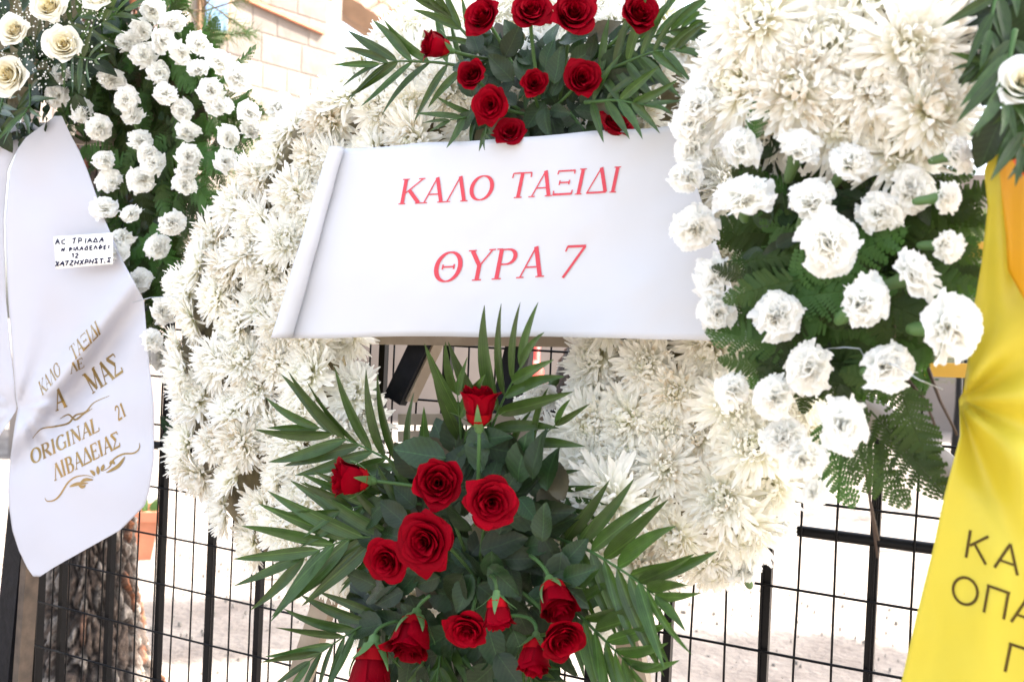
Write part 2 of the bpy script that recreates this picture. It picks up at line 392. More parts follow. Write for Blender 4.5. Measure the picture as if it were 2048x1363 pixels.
def leaflet_mesh(seed, wr=.078, mt='palm'):
    r = random.Random(seed); mb = MB(); P = []; n = 12; bend = r.uniform(-.10, .10); dr = r.uniform(.02, .28); tw = r.uniform(-.5, .5)
    for i in range(n + 1):
        v = i / n; wv = wr * (math.sin(math.pi * v ** .72) ** .8 if 0 < v < 1 else 0) * (1 - .25 * v) + .0025
        c = Vector((bend * math.sin(v * 2.2), v, -dr * v * v)); a = tw * v
        sx = Vector((math.cos(a), 0, math.sin(a))); up = Vector((-math.sin(a), 0, math.cos(a)))
        P.append([c - sx * wv + up * wv * .28, c - sx * wv * .5 + up * wv * .10, c - up * wv * .06, c + sx * wv * .5 + up * wv * .10, c + sx * wv + up * wv * .28])
    mb.grid(P); return mb.mesh('leaflet', M[mt])[0]
def roseleaf_mesh(seed, mt='roseleaf'):
    r = random.Random(seed); mb = MB(); P = []; n = 14; dr = r.uniform(-.05, .35); fold = r.uniform(.15, .5); ph = r.uniform(0, 6); bd = r.uniform(-.12, .12)
    for i in range(n + 1):
        v = i / n; wv = .29 * (math.sin(math.pi * v ** .78) ** .85 if 0 < v < 1 else 0) * (1 + (.045 if i % 2 else -.03)) + .004
        c = Vector((bd * v * v, v, -dr * v * v)); P.append([])
        for u in (-1, -.6, 0, .6, 1):
            P[-1].append(c + Vector((u * wv, (.03 if abs(u) > .5 else 0), abs(u) * wv * fold + .02 * math.sin(9 * v + ph + u * 2))))
    mb.grid(P); return mb.mesh('leaf', M[mt])[0]
def fern_mesh(seed, n=17, wide=.26, sub=9):
    r = random.Random(seed); mb = MB(); bend = r.uniform(-.18, .18); dr = r.uniform(0, .3)
    def C(v): return Vector((bend * v * v, v, -dr * v * v))
    mb.tube([C(i / 10) for i in range(11)], lambda t: .008 * (1 - t) + .002, 4)
    for i in range(n):
        v = .10 + .88 * i / (n - 1); c = C(v); tg = (C(v + .02) - C(v - .02)).normalized()
        L = wide * (math.sin(math.pi * min(1, (v * .80 + .22))) ** .8) * r.uniform(.85, 1.1)
        for s in (-1, 1):
            sd = tg.cross(Vector((0, 0, 1))).normalized() * s
            a = math.radians(62 + r.uniform(-9, 9)); d = (tg * math.cos(a) + sd * math.sin(a) + Vector((0, 0, r.uniform(-.25, .15)))).normalized()
            q = d.cross(Vector((0, 0, 1))).normalized(); h = q.cross(d)
            ns = max(3, int(sub * L / wide)); tilt = r.uniform(-.3, .3)
            mb.poly([c - q * .004, c + q * .004, c + d * L * 1.02 - Vector((0, 0, .25 * L))])
            for k in range(ns):
                w0 = k / ns; b = c + d * (L * w0) - Vector((0, 0, .25 * L * w0 * w0)); pl = .034 * (1 - w0 * .75) + .008; st = L / ns
                for s2 in (-1, 1):
                    e = (q * s2 * .9 + d * .5 + h * tilt * s2).normalized()
                    mb.poly([b, b + e * pl * .95, b + e * pl * 1.2 + d * st * .5, b + e * pl * .35 + d * st * .97, b + d * st])
    return mb.mesh('fern_frond', M['fern'], smooth=False)[0]
MUM = [mum_mesh(10 + i, wilt=(0, .1, .35, 0, .6, .15, .2, .0)[i], tight=(0, .4, 0, .2, .5, 0, .8, .1)[i]) for i in range(8)]
CARN = [carn_mesh(40 + i) for i in range(10)]
CALYX = calyx_mesh()
ROSE = [rose_meshes(60 + i, openness=(1, .82, 1.12, .7, .92, 1)[i]) for i in range(6)]
BUD = [rose_meshes(70 + i, openness=.32) for i in range(3)]
WROSE = [rose_meshes(80 + i, white=True) for i in range(3)]
LEAFLET = [leaflet_mesh(90 + i) for i in range(8)]
RLEAF = [roseleaf_mesh(100 + i) for i in range(6)]
DLEAF = [roseleaf_mesh(110 + i, 'dryleaf') for i in range(2)]
FERN = [fern_mesh(120 + i) for i in range(4)]

# ---------------------------------------------------------------- placing helpers
def put_mum(parent, px, py, d, diam, dirv, r, v=None):
    me = MUM[r.randrange(8) if v is None else v]
    s = diam / 2 / 1.0
    return put('chrysanthemum', me, parent, frame(W(px, py, d), dirv, s=(s, s, s * r.uniform(.8, 1)), roll=r.uniform(0, 6.3)))
def put_carn(parent, px, py, d, diam, dirv, r, calyx=True):
    s = diam / 2 / .87; Mw = frame(W(px, py, d), dirv, s=(s * r.uniform(.9, 1.08), s, s), roll=r.uniform(0, 6.3))
    o = put('carnation', CARN[r.randrange(10)], parent, Mw)
    if calyx: put('calyx', CALYX, o, frame(W(px, py, d), dirv, s=s))
    return o
def put_rose(parent, px, py, d, diam, dirv, r, kind='open', stem_to=None, sq=1.0):
    core, outer, cal = {'open': ROSE, 'bud': BUD, 'white': WROSE}[kind][r.randrange(3)]
    s = diam / 2 / {'open': 1.02, 'bud': .62, 'white': 1.0}[kind]
    Mw = frame(W(px, py, d), dirv, s=(s, s * sq, s), roll=r.uniform(0, 6.3))
    o = put('rose', core, parent, Mw)
    for pm in outer: put('petal', pm, o, Mw)
    put('calyx', cal, o, Mw)
    if stem_to is not None:
        a = Mw @ Vector((0, 0, -.8)); b = W(*stem_to); z = dirv.normalized()
        mid = a - z * (b - a).length * .35
        mb = MB(); pts = [(a * (1 - t) ** 2 + mid * (2 * t * (1 - t)) + b * t * t) for t in [i / 8 for i in range(9)]]
        mb.tube(pts, lambda t: .0026, 6); build('stem', mb, M['stem'], o)
    return o
def plane_dir(dx, dy, out=0.0):                                # image-like direction lying in the fence plane
    return (E * dx + ZV * dy + N * out).normalized()
def palm(parent, pts, d0, d1, Lpx, n, r, a0=62, a1=22, sides=(1, -1), wid=1.0, name='palm_frond', Lm=None, tipout=.25, start=.12, prof=None):
    K = 24; P3 = []
    for i in range(K + 1):
        t = i / K * (len(pts) - 1); k = min(int(t), len(pts) - 2); f = t - k
        P3.append(W(lerp(pts[k][0], pts[k + 1][0], f), lerp(pts[k][1], pts[k + 1][1], f), lerp(d0, d1, i / K)))
    for _ in range(3): P3 = [P3[0]] + [(P3[i - 1] + P3[i] * 2 + P3[i + 1]) / 4 for i in range(1, K)] + [P3[-1]]
    mb = MB(); mb.tube(P3, lambda t: .0022 * (1 - t) + .0007, 6); fr = build(name, mb, M['stem'], parent)
    pm = ppm(pts[0][0], d0)
    for i in range(n):
        t = start + (1 - start) * i / (n - 1); k = min(int(t * K), K - 1); c = P3[k] + (P3[k + 1] - P3[k]) * (t * K - k); tg = (P3[k + 1] - P3[k]).normalized()
        ss = sides
        for s in ss:
            if i == n - 1 and s == ss[0] and len(ss) == 2: ang = 6
            else: ang = lerp(a0, a1, t ** 1.1) + r.uniform(-6, 6)
            sd = tg.cross(N).normalized() * s
            a = math.radians(ang); d = (tg * math.cos(a) + sd * math.sin(a) + N * r.uniform(-.08, tipout) - ZV * .04).normalized()
            pf = (.72 + .45 * math.sin(math.pi * min(1, t * .85 + .1))) if prof is None else prof(t)
            L = Lpx / pm * pf * r.uniform(.88, 1.08)
            x = d.cross(N).normalized(); nn = x.cross(d); nn = (nn + x * r.uniform(-.5, .5)).normalized(); x = d.cross(nn).normalized()
            nn = x.cross(d)
            Mw = Matrix((x * L * wid, d * L, nn * L)).transposed().to_4x4(); Mw.translation = c + N * .001 * s
            put('leaflet', LEAFLET[r.randrange(8)], fr, Mw)
    return fr
def leaf_at(parent, px, py, d, Lpx, ang, r, name='leaf', lib=None, out=None, pitch=None):
    L = Lpx / ppm(px, d); dr = plane_dir(math.cos(ang), math.sin(ang), r.uniform(-.5, .5) if out is None else out)
    nn = (N + E * r.uniform(-.6, .6) + ZV * r.uniform(-.2, .8)).normalized(); x = dr.cross(nn).normalized(); nn = x.cross(dr)
    Mw = Matrix((x * L, dr * L, nn * L)).transposed().to_4x4(); Mw.translation = W(px, py, d)
    lib = lib or RLEAF
    return put(name, lib[r.randrange(len(lib))], parent, Mw)
def fern_at(parent, px, py, d, Lpx, ang, r, out=None):
    L = Lpx / ppm(px, d); dr = plane_dir(math.cos(ang), math.sin(ang), r.uniform(-.15, .35) if out is None else out)
    nn = (N + E * r.uniform(-.4, .4) + ZV * r.uniform(-.2, .5)).normalized(); x = dr.cross(nn).normalized(); nn = x.cross(dr)
    Mw = Matrix((x * L, dr * L, nn * L)).transposed().to_4x4(); Mw.translation = W(px, py, d)
    return put('fern_frond', FERN[r.randrange(4)], parent, Mw)
def scatter(P, hole, inset, hinset, spacing, r, fixed=(), tries=16000):
    xs = [p[0] for p in P]; ys = [p[1] for p in P]; out = list(fixed)
    for _ in range(tries):
        x = r.uniform(min(xs), max(xs)); y = r.uniform(min(ys), max(ys))
        sp = spacing(x)
        if not inpoly(x, y, P): continue
        if inset and dpoly(x, y, P) < inset: continue
        if hole and (inpoly(x, y, hole) or dpoly(x, y, hole) < hinset): continue
        if all((x - a) ** 2 + (y - b) ** 2 > sp * sp for a, b in out): out.append((x, y))
    return out
def slab(name, P, d0, d1, mt, parent):                          # polygon in the fence plane with thickness
    mb = MB(); n = len(P)
    A = [W(x, y, d0) for x, y in P]; B = [W(x, y, d1) for x, y in P]
    mb.grid([A, B], closed=True); mb.poly(B); mb.poly(A[::-1]); return build(name, mb, mt, parent, smooth=False)

# ================================================================ THE SETTING
def ground():
    mb = MB(); n = 90; P = []
    xs = [-60 + 120 * i / n for i in range(n + 1)]
    def warp(t): return t * abs(t) ** .9
    P = [[(warp(i / n * 2 - 1) * 60, 2 + warp(j / n * 2 - 1) * 80, .03 * nz(warp(i / n * 2 - 1) * 40, warp(j / n * 2 - 1) * 50)) for i in range(n + 1)] for j in range(n + 1)]
    mb.grid(P); o = build('ground', mb, M['ground']); tag(o, 'pale dusty dirt ground sunlit behind the black fence', kind='structure')
    r = random.Random(3); g = MB()
    for _ in range(800):
        x = r.uniform(-3, 3); y = r.uniform(2.6, 5.5); s = r.uniform(.002, .010); z = .03 * nz(0, 0)
        c = Vector((x, y, .012)); k = 5; top = [c + Vector((math.cos(a * 6.283 / k) * s * r.uniform(.6, 1), math.sin(a * 6.283 / k) * s * r.uniform(.6, 1), s * .5)) for a in range(k)]
        bot = [Vector((p.x * 1 + (p.x - c.x) * .3, p.y + (p.y - c.y) * .3, .0)) for p in top]
        g.grid([bot, top], closed=True); g.poly(top)
    st = build('gravel', g, M['gravel'], None, smooth=False); tag(st, 'small pale stones scattered over the dirt behind the fence', 'gravel', kind='stuff')
ground()

# ---------------------------------------------------------------- fence
ZR = W(1610, 1062, 0).z
fence = empty('metal_fence', fp(-.772, 0.0), 'black iron bar and wire mesh fence behind the wreaths', 'fence')
bars = [-1.9, -1.75, -1.6, -1.46, -1.33, -1.193, -1.058, -.918, -.622, -.491, -.34, -.19, -.045, .101, .238, .375, .508, .644, .78, .92, 1.06]
for s in bars:
    mb = MB(); mb.box(fp(s, .05), fp(s, ZR + .29), .013, .013, E); build('bar', mb, M['iron'], fence, smooth=False)
for s in (-.772, -1.99, 1.2):
    mb = MB(); mb.box(fp(s, 0), fp(s, ZR + .31), .028, .028, E); build('post', mb, M['iron'], fence, smooth=False)
for z in (ZR, ZR + .285, ZR - .72):
    mb = MB(); pts = [fp(lerp(-1.98, 1.19, i / 10), z) + N * .001 for i in range(11)]; mb.tube(pts, .0085, 10); build('rail', mb, M['iron'], fence)
rw = random.Random(5)
k = 0; s = .442 - .0525 * 46
while s < 1.2:
    mb = MB(); q = rw.uniform(-.0015, .0015)
    mb.tube([fp(s + q * math.sin(i) + .0012 * nz(i * .7, s * 9), lerp(.06, ZR + .285, i / 14)) + N * .0105 for i in range(15)], .0019, 5); build('wire', mb, M['iron'], fence); s += .0525
zs = [ZR - .085 - .1 * i for i in range(7)] + [ZR + .045 + .1 * i for i in range(3)]
for z in zs:
    mb = MB(); mb.tube([fp(lerp(-1.98, 1.19, i / 24), z + .0016 * nz(i * .9, z * 7)) + N * .0145 for i in range(25)], .0021, 5); build('wire', mb, M['iron'], fence)

# ---------------------------------------------------------------- trees
def trunk_mesh(base, top, r0, r1, seed, nz_=150, na=150):
    mb = MB(); P = []; C = []; ax = (top - base); L = ax.length; ax.normalize(); a = ax.cross(Vector((0, 1, .1))).normalized(); b = ax.cross(a)
    for i in range(nz_ + 1):
        t = i / nz_; row = []; crow = []; zz = (base + ax * (t * L)).z; rr = r1 + r0 * math.exp(-(max(-.2, zz) - .365) / .22)
        for j in range(na):
            th = 2 * math.pi * j / na; x = math.cos(th) * rr; y = math.sin(th) * rr
            q = Vector((math.cos(th) * 3.6, math.sin(th) * 3.6, t * L * 7)) + Vector((seed, 0, 0)); q += Vector((nz(q.x * .5, q.y * .5, q.z * 1.2), nz(q.y * .5, q.z * 1.2, 5), nz(q.x * .8, q.y * .8, q.z) * 1.2)) * 1.5
            dist, pts = noise.voronoi(q, distance_metric='DISTANCE', exponent=2.5)
            e = min(1, (dist[1] - dist[0]) * 4.5); d2, p2 = noise.voronoi(q * 2.7, distance_metric='DISTANCE', exponent=2.5); e2 = min(1, (d2[1] - d2[0]) * 4); e *= .62 + .38 * e2; fl = nz(p2[0].x * 2.3, p2[0].y * 2.9, p2[0].z * 3.3); cell = nz(pts[0].x * 3.1, pts[0].y * 3.7, pts[0].z * 2.9)
            fine = nz(math.cos(th) * 14, math.sin(th) * 14, t * L * 45); h = .022 * e ** .6 + .010 * cell * e + .007 * fl * e2 + .005 * fine + .003 * nz(math.cos(th) * 40, math.sin(th) * 40, t * L * 130)
            c = base + ax * (t * L) + a * (math.cos(th) * (rr + h)) + b * (math.sin(th) * (rr + h)); row.append(c)
            dark = (.010, .007, .006); mid = (.085, .058, .042) if cell + fine * .4 + fl < .10 else (.23, .195, .165) if cell < .34 else (.17, .085, .05)
            if cell > .42 and fine > 0: mid = (.26, .09, .035)
            crow.append(tuple(lerp(dark[k], mid[k], e ** 1.3) for k in range(3)))
        P.append(row); C.append(crow)
    mb.grid(P, closed=True, cols=C); return mb
def crown_mesh(rnd, centre, rx, ry, rz, nclump, nneedle, L=.10):
    mb = MB()
    for _ in range(nclump):
        while True:
            p = Vector((rnd.uniform(-1, 1), rnd.uniform(-1, 1), rnd.uniform(-1, 1)))
            if p.length < 1: break
        c = centre + Vector((p.x * rx, p.y * ry, p.z * rz)); ax = Vector((p.x, p.y, p.z * .3 + .3)).normalized()
        for _ in range(nneedle):
            d = (ax + Vector((rnd.gauss(0, .7), rnd.gauss(0, .7), rnd.gauss(0, .7)))).normalized(); s = d.cross(Vector((.3, .5, .8))).normalized() * .006 * L / .1
            b = c + Vector((rnd.gauss(0, L * .5), rnd.gauss(0, L * .5), rnd.gauss(0, L * .5)))
            mb.v += [tuple(b - s), tuple(b + s), tuple(b + d * L)]; mb.c += [(1, 1, 1)] * 3; k = len(mb.v); mb.f.append((k - 3, k - 2, k - 1))
    return mb
def ground_pt(px, dist): p = far(px, 681, dist); p.z = 0; return p
gb = far(190, 1363, 2.75)
t1 = empty('pine_tree', Vector((gb.x, gb.y, 0)), 'rough barked pine trunk behind the fence under the white ribbon', 'tree')
ta, tb = far(150, 1700, 2.75), far(215, 520, 2.78)
ta.z = min(ta.z, 0)
build('trunk', trunk_mesh(ta, tb + (tb - ta) * .6, .08, .075, 3, 330, 200), M['bark'], t1, colour=True)
gb = far(980, 1363, 2.6)
t2 = empty('pine_tree', Vector((gb.x, gb.y, 0)), 'dark leaning pine trunk seen through the hole of the big chrysanthemum wreath', 'tree')
ta, tb = far(900, 1500, 2.3), far(1235, 640, 2.6)
build('trunk', trunk_mesh(ta + (ta - tb) * .8, tb + (tb - ta) * 2.2, .012, .075, 9, 260, 90), M['bark'], t2, colour=True)

rc = random.Random(77)
def shade_bough(tree, p, rx, ry, rz, n, k, tr=None):  # unseen needle clumps added above the frame to block the sun
    o = build('foliage_clumps', crown_mesh(rc, p, rx, ry, rz, n, k, .16), M['needle'], tree, smooth=False); return o
shade_bough(t2, Vector((2.75, 1.95, 4.8)), 1.5, 1.0, .6, 1900, 10)  # added overhead to keep direct sun off the wreaths
shade_bough(t2, Vector((2.1, 4.85, 4.15)), .5, .35, .3, 420, 12)  # added out of view to throw a shade patch on the left ground
shade_bough(t2, Vector((4.75, 4.6, 4.15)), .65, .45, .35, 600, 12)  # likewise added, for the shade patch on the right ground
shade_bough(t1, Vector((1.9, 2.95, 4.4)), .4, .4, .3, 80, 9)

# ---------------------------------------------------------------- far buildings
def stone_building():
    # wall with corner at x=655px, 11 m away, receding left
    c0 = far(655, 700, 11.0); c0.z = 0; root = empty('stone_building', c0, 'sunlit pale stone building with tiled eaves at the top left', 'building')
    dirL = Vector((-.66, -.75, 0)).normalized(); nrm = Vector((.75, -.66, 0)).normalized()
    mb = MB(); a = c0; b = c0 + dirL * 3.2; H = 6.5; T = -nrm * .4
    for p, q in ((a, b),): mb.box(p + Vector((0, 0, H / 2)) - nrm * .2, q + Vector((0, 0, H / 2)) - nrm * .2, H, .4, ZV)
    build('wall', mb, M['wall'], root, smooth=False)
    r = random.Random(8); z = .02; row = 0; cnt = 0
    sm = {}
    while z < 6.3:
        h = r.choice((.22, .26, .30)); x = r.uniform(0, .2)
        while x < 3.0:
            wd = r.uniform(.28, .55)
            if z > 2.2 and cnt < 280:
                k = (h, round(wd * 10))
                if k not in sm:
                    m1 = MB(); hw, hh, dd = k[1] / 20 - .004, h / 2 - .004, .006
                    m1.grid([[(-hw, 0, -hh), (hw, 0, -hh), (hw, 0, hh), (-hw, 0, hh)], [(-hw + .01, -dd, -hh + .01), (hw - .01, -dd, -hh + .01), (hw - .01, -dd, hh - .01), (-hw + .01, -dd, hh - .01)]], closed=True)
                    m1.poly([(-hw + .01, -dd, -hh + .01), (hw - .01, -dd, -hh + .01), (hw - .01, -dd, hh - .01), (-hw + .01, -dd, hh - .01)])
                    sm[k] = m1.mesh('stone', M['stone'], smooth=False)[0]
                xa = -dirL; Mw = Matrix((xa, -nrm, ZV)).transposed().to_4x4(); Mw.translation = a + dirL * (x + k[1] / 20) + ZV * (z + h / 2) + nrm * .002
                put('stone', sm[k], root, Mw); cnt += 1
            x += round(wd * 10) / 10
        z += h
    # window with shutters, blue glass
    def onwall(px, py, off): rr_ = ray(px, py); return CAM + rr_ * ((a + nrm * off - CAM).dot(nrm) / rr_.dot(nrm))
    wp = onwall(428, 20, .03)
    mb = MB(); mb.box(Vector((wp.x, wp.y, wp.z - .25)), Vector((wp.x, wp.y, wp.z + 1.0)), .34, .06, dirL); wn = build('window', mb, M['timber'], root, smooth=False)
    mb = MB(); mb.box(Vector((wp.x, wp.y, wp.z - .20)) + nrm * .05, Vector((wp.x, wp.y, wp.z + .95)) + nrm * .05, .24, .02, dirL); build('pane', mb, M['glass'], wn, smooth=False)
    # sloping string course
    p0, p1 = onwall(480, -8, .03), onwall(648, 66, .03)
    mb = MB(); mb.box(p0, p1, .045, .05, ZV); build('eave_board', mb, M['terra'], root, smooth=False)
stone_building()
def roof_building():
    a = far(640, 200, 14); root = empty('tiled_roof_house', Vector((a.x, a.y, 0)), 'brick house with clay tiled roof and timber eave behind the top of the wreath', 'building')
    p0, p1 = far(560, -70, 13), far(1150, 330, 13)
    mb = MB(); mb.box(p0, p1, .22, .6, ZV); build('eave', mb, M['timber'], root, smooth=False)
    mb = MB(); q0, q1 = far(648, 500, 13.6), far(1500, 500, 13.6)
    mb.box(Vector((q0.x, q0.y, 1.2)), Vector((q1.x, q1.y, 1.2)), 2.4, .3, ZV); build('wall', mb, M['wall'], root, smooth=False)
    mb = MB(); A = [p0, p1, p1 + Vector((2, 4.5, 3.0)), p0 + Vector((2, 4.5, 3.0))]
    mb.grid([[A[0] + ZV * .13, A[1] + ZV * .13], [A[3], A[2]]]); mb.grid([[A[0] + ZV * .08, A[1] + ZV * .08], [A[3] - ZV * .1, A[2] - ZV * .1]]); build('roof', mb, M['roof'], root, smooth=False)
    tm = MB(); tm.grid([[(math.cos(math.pi * k / 6) * .09, y, math.sin(math.pi * k / 6) * .05) for k in range(7)] for y in (0, .42)]); tme = tm.mesh('roof_tile', M['roof'])[0]
    u = (p1 - p0); Lu = u.length; u.normalize(); v = Vector((2, 4.5, 3.0)).normalized(); nn = u.cross(v).normalized()
    vv = nn.cross(u)
    for i in range(22):
        for j in range(10):
            Mw = Matrix((u, vv, nn)).transposed().to_4x4(); Mw.translation = A[0] + ZV * .14 + u * (.1 + i * .19) + v * (.38 * j) + nn * (.01 + .012 * (j % 2)); put('roof_tile', tme, root, Mw)
roof_building()
def far_wall():
    a, b = far(600, 700, 16.5), far(1420, 700, 19.0); a.z = b.z = 0
    root = empty('garden_wall', a, 'low pinkish block wall seen far behind through the hole of the wreath', 'wall')
    mb = MB(); mb.box(a + ZV * .72, b + ZV * .72, 1.44, .25, ZV); build('wall_core', mb, M['wall'], root, smooth=False)
    d = (b - a).normalized(); n2 = Vector((d.y, -d.x, 0)); Lw = (b - a).length
    hw, hh, dd = .19, .11, .02; m1 = MB(); m1.grid([[(-hw, 0, -hh), (hw, 0, -hh), (hw, 0, hh), (-hw, 0, hh)], [(-hw + .01, -dd, -hh + .01), (hw - .01, -dd, -hh + .01), (hw - .01, -dd, hh - .01), (-hw + .01, -dd, hh - .01)]], closed=True)
    m1.poly([(-hw + .01, -dd, -hh + .01), (hw - .01, -dd, -hh + .01), (hw - .01, -dd, hh - .01), (-hw + .01, -dd, hh - .01)]); bm = m1.mesh('block', M['brick'], smooth=False)[0]
    for j in range(6):
        for i in range(30):
            x = .22 + i * .4 + (.2 if j % 2 else 0)
            if x > Lw - .2: continue
            Mw = Matrix((d, -n2, ZV)).transposed().to_4x4(); Mw.translation = a + d * x + ZV * (.12 + j * .235) + n2 * .126; put('block', bm, root, Mw)
M['brick'] = principled('pinkish block', (.62, .47, .40), .9, bump=.4, bscale=30, objvar=.2, var=.2)
far_wall()
# red standing cylinder behind the fence
g = far(1062, 790, 5.2); g2 = far(1066, 700, 5.2)
root = empty('fire_extinguisher', Vector((g.x, g.y, g.z - .02)), 'small red extinguisher on a red post beyond the fence', 'extinguisher')
mb = MB(); mb.tube([Vector((g.x, g.y, g.z - .02)), Vector((g.x, g.y, g.z)), Vector((g.x, g.y, g.z + .13)), Vector((g.x, g.y, g.z + .17)), Vector((g.x, g.y, g.z + .185))], lambda t: (.035, .06, .06, .045, .012)[round(t * 4)], 16); build('body', mb, M['redpaint'], root)
mb = MB(); mb.tube([Vector((g.x + .01, g.y + .09, 0)), Vector((g.x + .02, g.y + .09, 1.6))], .022, 12); build('post', mb, M['redpaint'], root)
# terracotta planter
pb = far(268, 1100, 5.4); pb.z = 0
root = empty('flower_pot', pb, 'square terracotta planter on the dirt behind the fence', 'pot')
mb = MB(); hh = .27
def sq(z, q): return [pb + Vector((math.cos(math.pi / 4 + k * math.pi / 2 + .3) * q, math.sin(math.pi / 4 + k * math.pi / 2 + .3) * q, z)) for k in range(4)]
mb.grid([sq(0, .13), sq(hh * .8, .18), sq(hh * .8, .20), sq(hh, .205), sq(hh, .17), sq(hh - .05, .165)], closed=True); build('pot', mb, M['terra'], root, smooth=False)
mb = MB(); mb.poly(sq(hh - .05, .17)); build('soil', mb, M['foam'], root, smooth=False)
rr = random.Random(4); mb = MB()
for _ in range(60):
    c = pb + Vector((rr.uniform(-.1, .1), rr.uniform(-.1, .1), hh - .03)); d = Vector((rr.gauss(0, .5), rr.gauss(0, .5), 1)).normalized(); s = d.cross(Vector((0, 1, .2))).normalized() * .012
    L = rr.uniform(.04, .10); mb.poly([c, c + d * L * .5 + s, c + d * L, c + d * L * .5 - s])
build('seedlings', mb, M['needle'], root, smooth=False)['kind'] = 'stuff'
# right background: pale building, small trees
def right_back():
    a, b = far(1820, 600, 16), far(2500, 600, 14); a.z = b.z = 0
    root = empty('pale_building', a, 'washed out pale building with a balcony rail behind the yellow ribbon', 'building')
    mb = MB(); mb.box(a + ZV * 2, b + ZV * 2, 4.0, .4, ZV); build('wall', mb, M['wall'], root, smooth=False)
    mb = MB()
    for i in range(26):
        p = lerp(a, b, (i + .5) / 40) + Vector((0, -.6, 0)); mb.box(p + ZV * 2.0, p + ZV * 2.5, .02, .02, ZV.cross(N))
    mb.box(a + Vector((0, -.6, 2.5)), lerp(a, b, .66) + Vector((0, -.6, 2.5)), .04, .04, ZV); build('balcony_rail', mb, M['iron'], root, smooth=False)
    r = random.Random(12)
    for i, (px, dist, z, s, lab) in enumerate(((1915, 6.5, 1.95, .38, 'olive leaved shrub at head height between fern and yellow ribbon'), (1935, 8.0, 1.35, .36, 'lower grey green shrub behind the yellow laths'))):
        c = far(px, 681, dist); rt = empty('shrub', Vector((c.x, c.y, 0)), lab, 'shrub')
        build('foliage_clumps', crown_mesh(r, Vector((c.x, c.y, z)), s, s, s * .9, 240, 8, .07), M['olive'], rt, smooth=False)
        mb = MB(); mb.tube([Vector((c.x, c.y, 0)), Vector((c.x + .03, c.y, z * .5)), Vector((c.x, c.y, z))], lambda t: .03 * (1 - t) + .008, 8); build('trunk', mb, M['bark'], rt)
right_back()
# young pine behind the left wreath: needles on twigs
c = far(405, 90, 3.6)
root = empty('pine_sapling', Vector((c.x, c.y, 0)), 'thin young pine with pale green needles above the left carnations', 'tree')
mb = MB(); mb.tube([Vector((c.x - .62, c.y + .1, 0)), Vector((c.x - .45, c.y + .1, 1.2)), Vector((c.x - .05, c.y + .05, 2.9))], lambda t: .03 * (1 - t) + .006, 8, col=(.15, .1, .07)); build('trunk', mb, M['bark'], root, colour=True)
r = random.Random(31); mb = MB(); tw = MB()
for _ in range(34):
    b = Vector((c.x - .03, c.y + .08, r.uniform(1.75, 2.75))); d = Vector((r.uniform(-1, 1), r.uniform(-.6, .6), r.uniform(-.1, .6))).normalized(); L = r.uniform(.15, .38); e = b + d * L
    tw.tube([b, e], .003, 4, col=(.2, .14, .08))
    for _ in range(110):
        t = r.uniform(.3, 1); p = lerp(b, e, t); q = (d * .7 + Vector((r.gauss(0, .6), r.gauss(0, .6), r.gauss(0, .6)))).normalized(); s = q.cross(Vector((.2, .9, .1))).normalized() * .0013
        k = len(mb.v); mb.v += [tuple(p - s), tuple(p + s), tuple(p + q * r.uniform(.05, .085))]; mb.c += [(1, 1, 1)] * 3; mb.f.append((k, k + 1, k + 2))
build('twigs', tw, M['bark'], root, colour=True); o = build('needles', mb, M['needle'], root, smooth=False); o['kind'] = 'stuff'

# ================================================================ EASELS
def beam(name, root, a, b, wd, th, mt, side=None):
    mb = MB(); mb.box(a, b, wd, th, side or E); return build(name, mb, mt, root, smooth=False)
ez = empty('wooden_easel', fp(-.05, 0) + N * .15, 'easel of black painted and raw laths carrying the big chrysanthemum wreath', 'easel')
beam('leg', ez, W(905, 560, .10), W(790, 800, .12), .036, .02, M['blackwood'])
beam('leg_edge', ez, W(933, 560, .085), W(818, 800, .105), .012, .03, M['wood'])
beam('leg', ez, W(1085, 500, .10), W(1000, 840, .12), .036, .02, M['blackwood'])
beam('crosspiece', ez, W(715, 675, .13), W(1180, 680, .13), .022, .02, M['wood'], ZV)
beam('crosspiece', ez, W(800, 838, .14), W(1160, 838, .14), .018, .012, M['wood'], ZV)
beam('crosspiece', ez, W(800, 872, .155), W(1160, 868, .155), .017, .012, M['wood'], ZV)
beam('leg', ez, W(690, 1080, .13), W(560, 1480, .16), .04, .02, M['wood'])
beam('leg', ez, W(1215, 1080, .13), W(1300, 1480, .16), .036, .02, M['wood'])
lz = empty('wooden_easel', fp(-1.3, 0) + N * .1, 'dark plank easel under the left white ribbon', 'easel')
beam('leg', lz, W(55, 880, .08), W(-5, 1480, .10), .055, .02, M['blackwood'])
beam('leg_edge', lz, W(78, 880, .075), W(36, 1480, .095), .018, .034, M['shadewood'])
beam('crosspiece', lz, W(-40, 270, .10), W(230, 285, .10), .016, .02, M['wood'], ZV)
beam('leg', lz, W(150, 245, .09), W(120, 150, .09), .02, .02, M['blackwood'])
yz = empty('yellow_easel', fp(.9, 0) + N * .2, 'easel of yellow painted laths behind the yellow ribbon', 'easel')
beam('crosspiece', yz, W(1870, 500, .10), W(2150, 498, .10), .019, .02, M['yellowwood'], ZV)
beam('crosspiece', yz, W(1850, 738, .12), W(2150, 748, .12), .018, .02, M['yellowwood'], ZV)
beam('leg', yz, W(2120, 300, .1), W(2100, 1500, .13), .03, .02, M['yellowwood'])
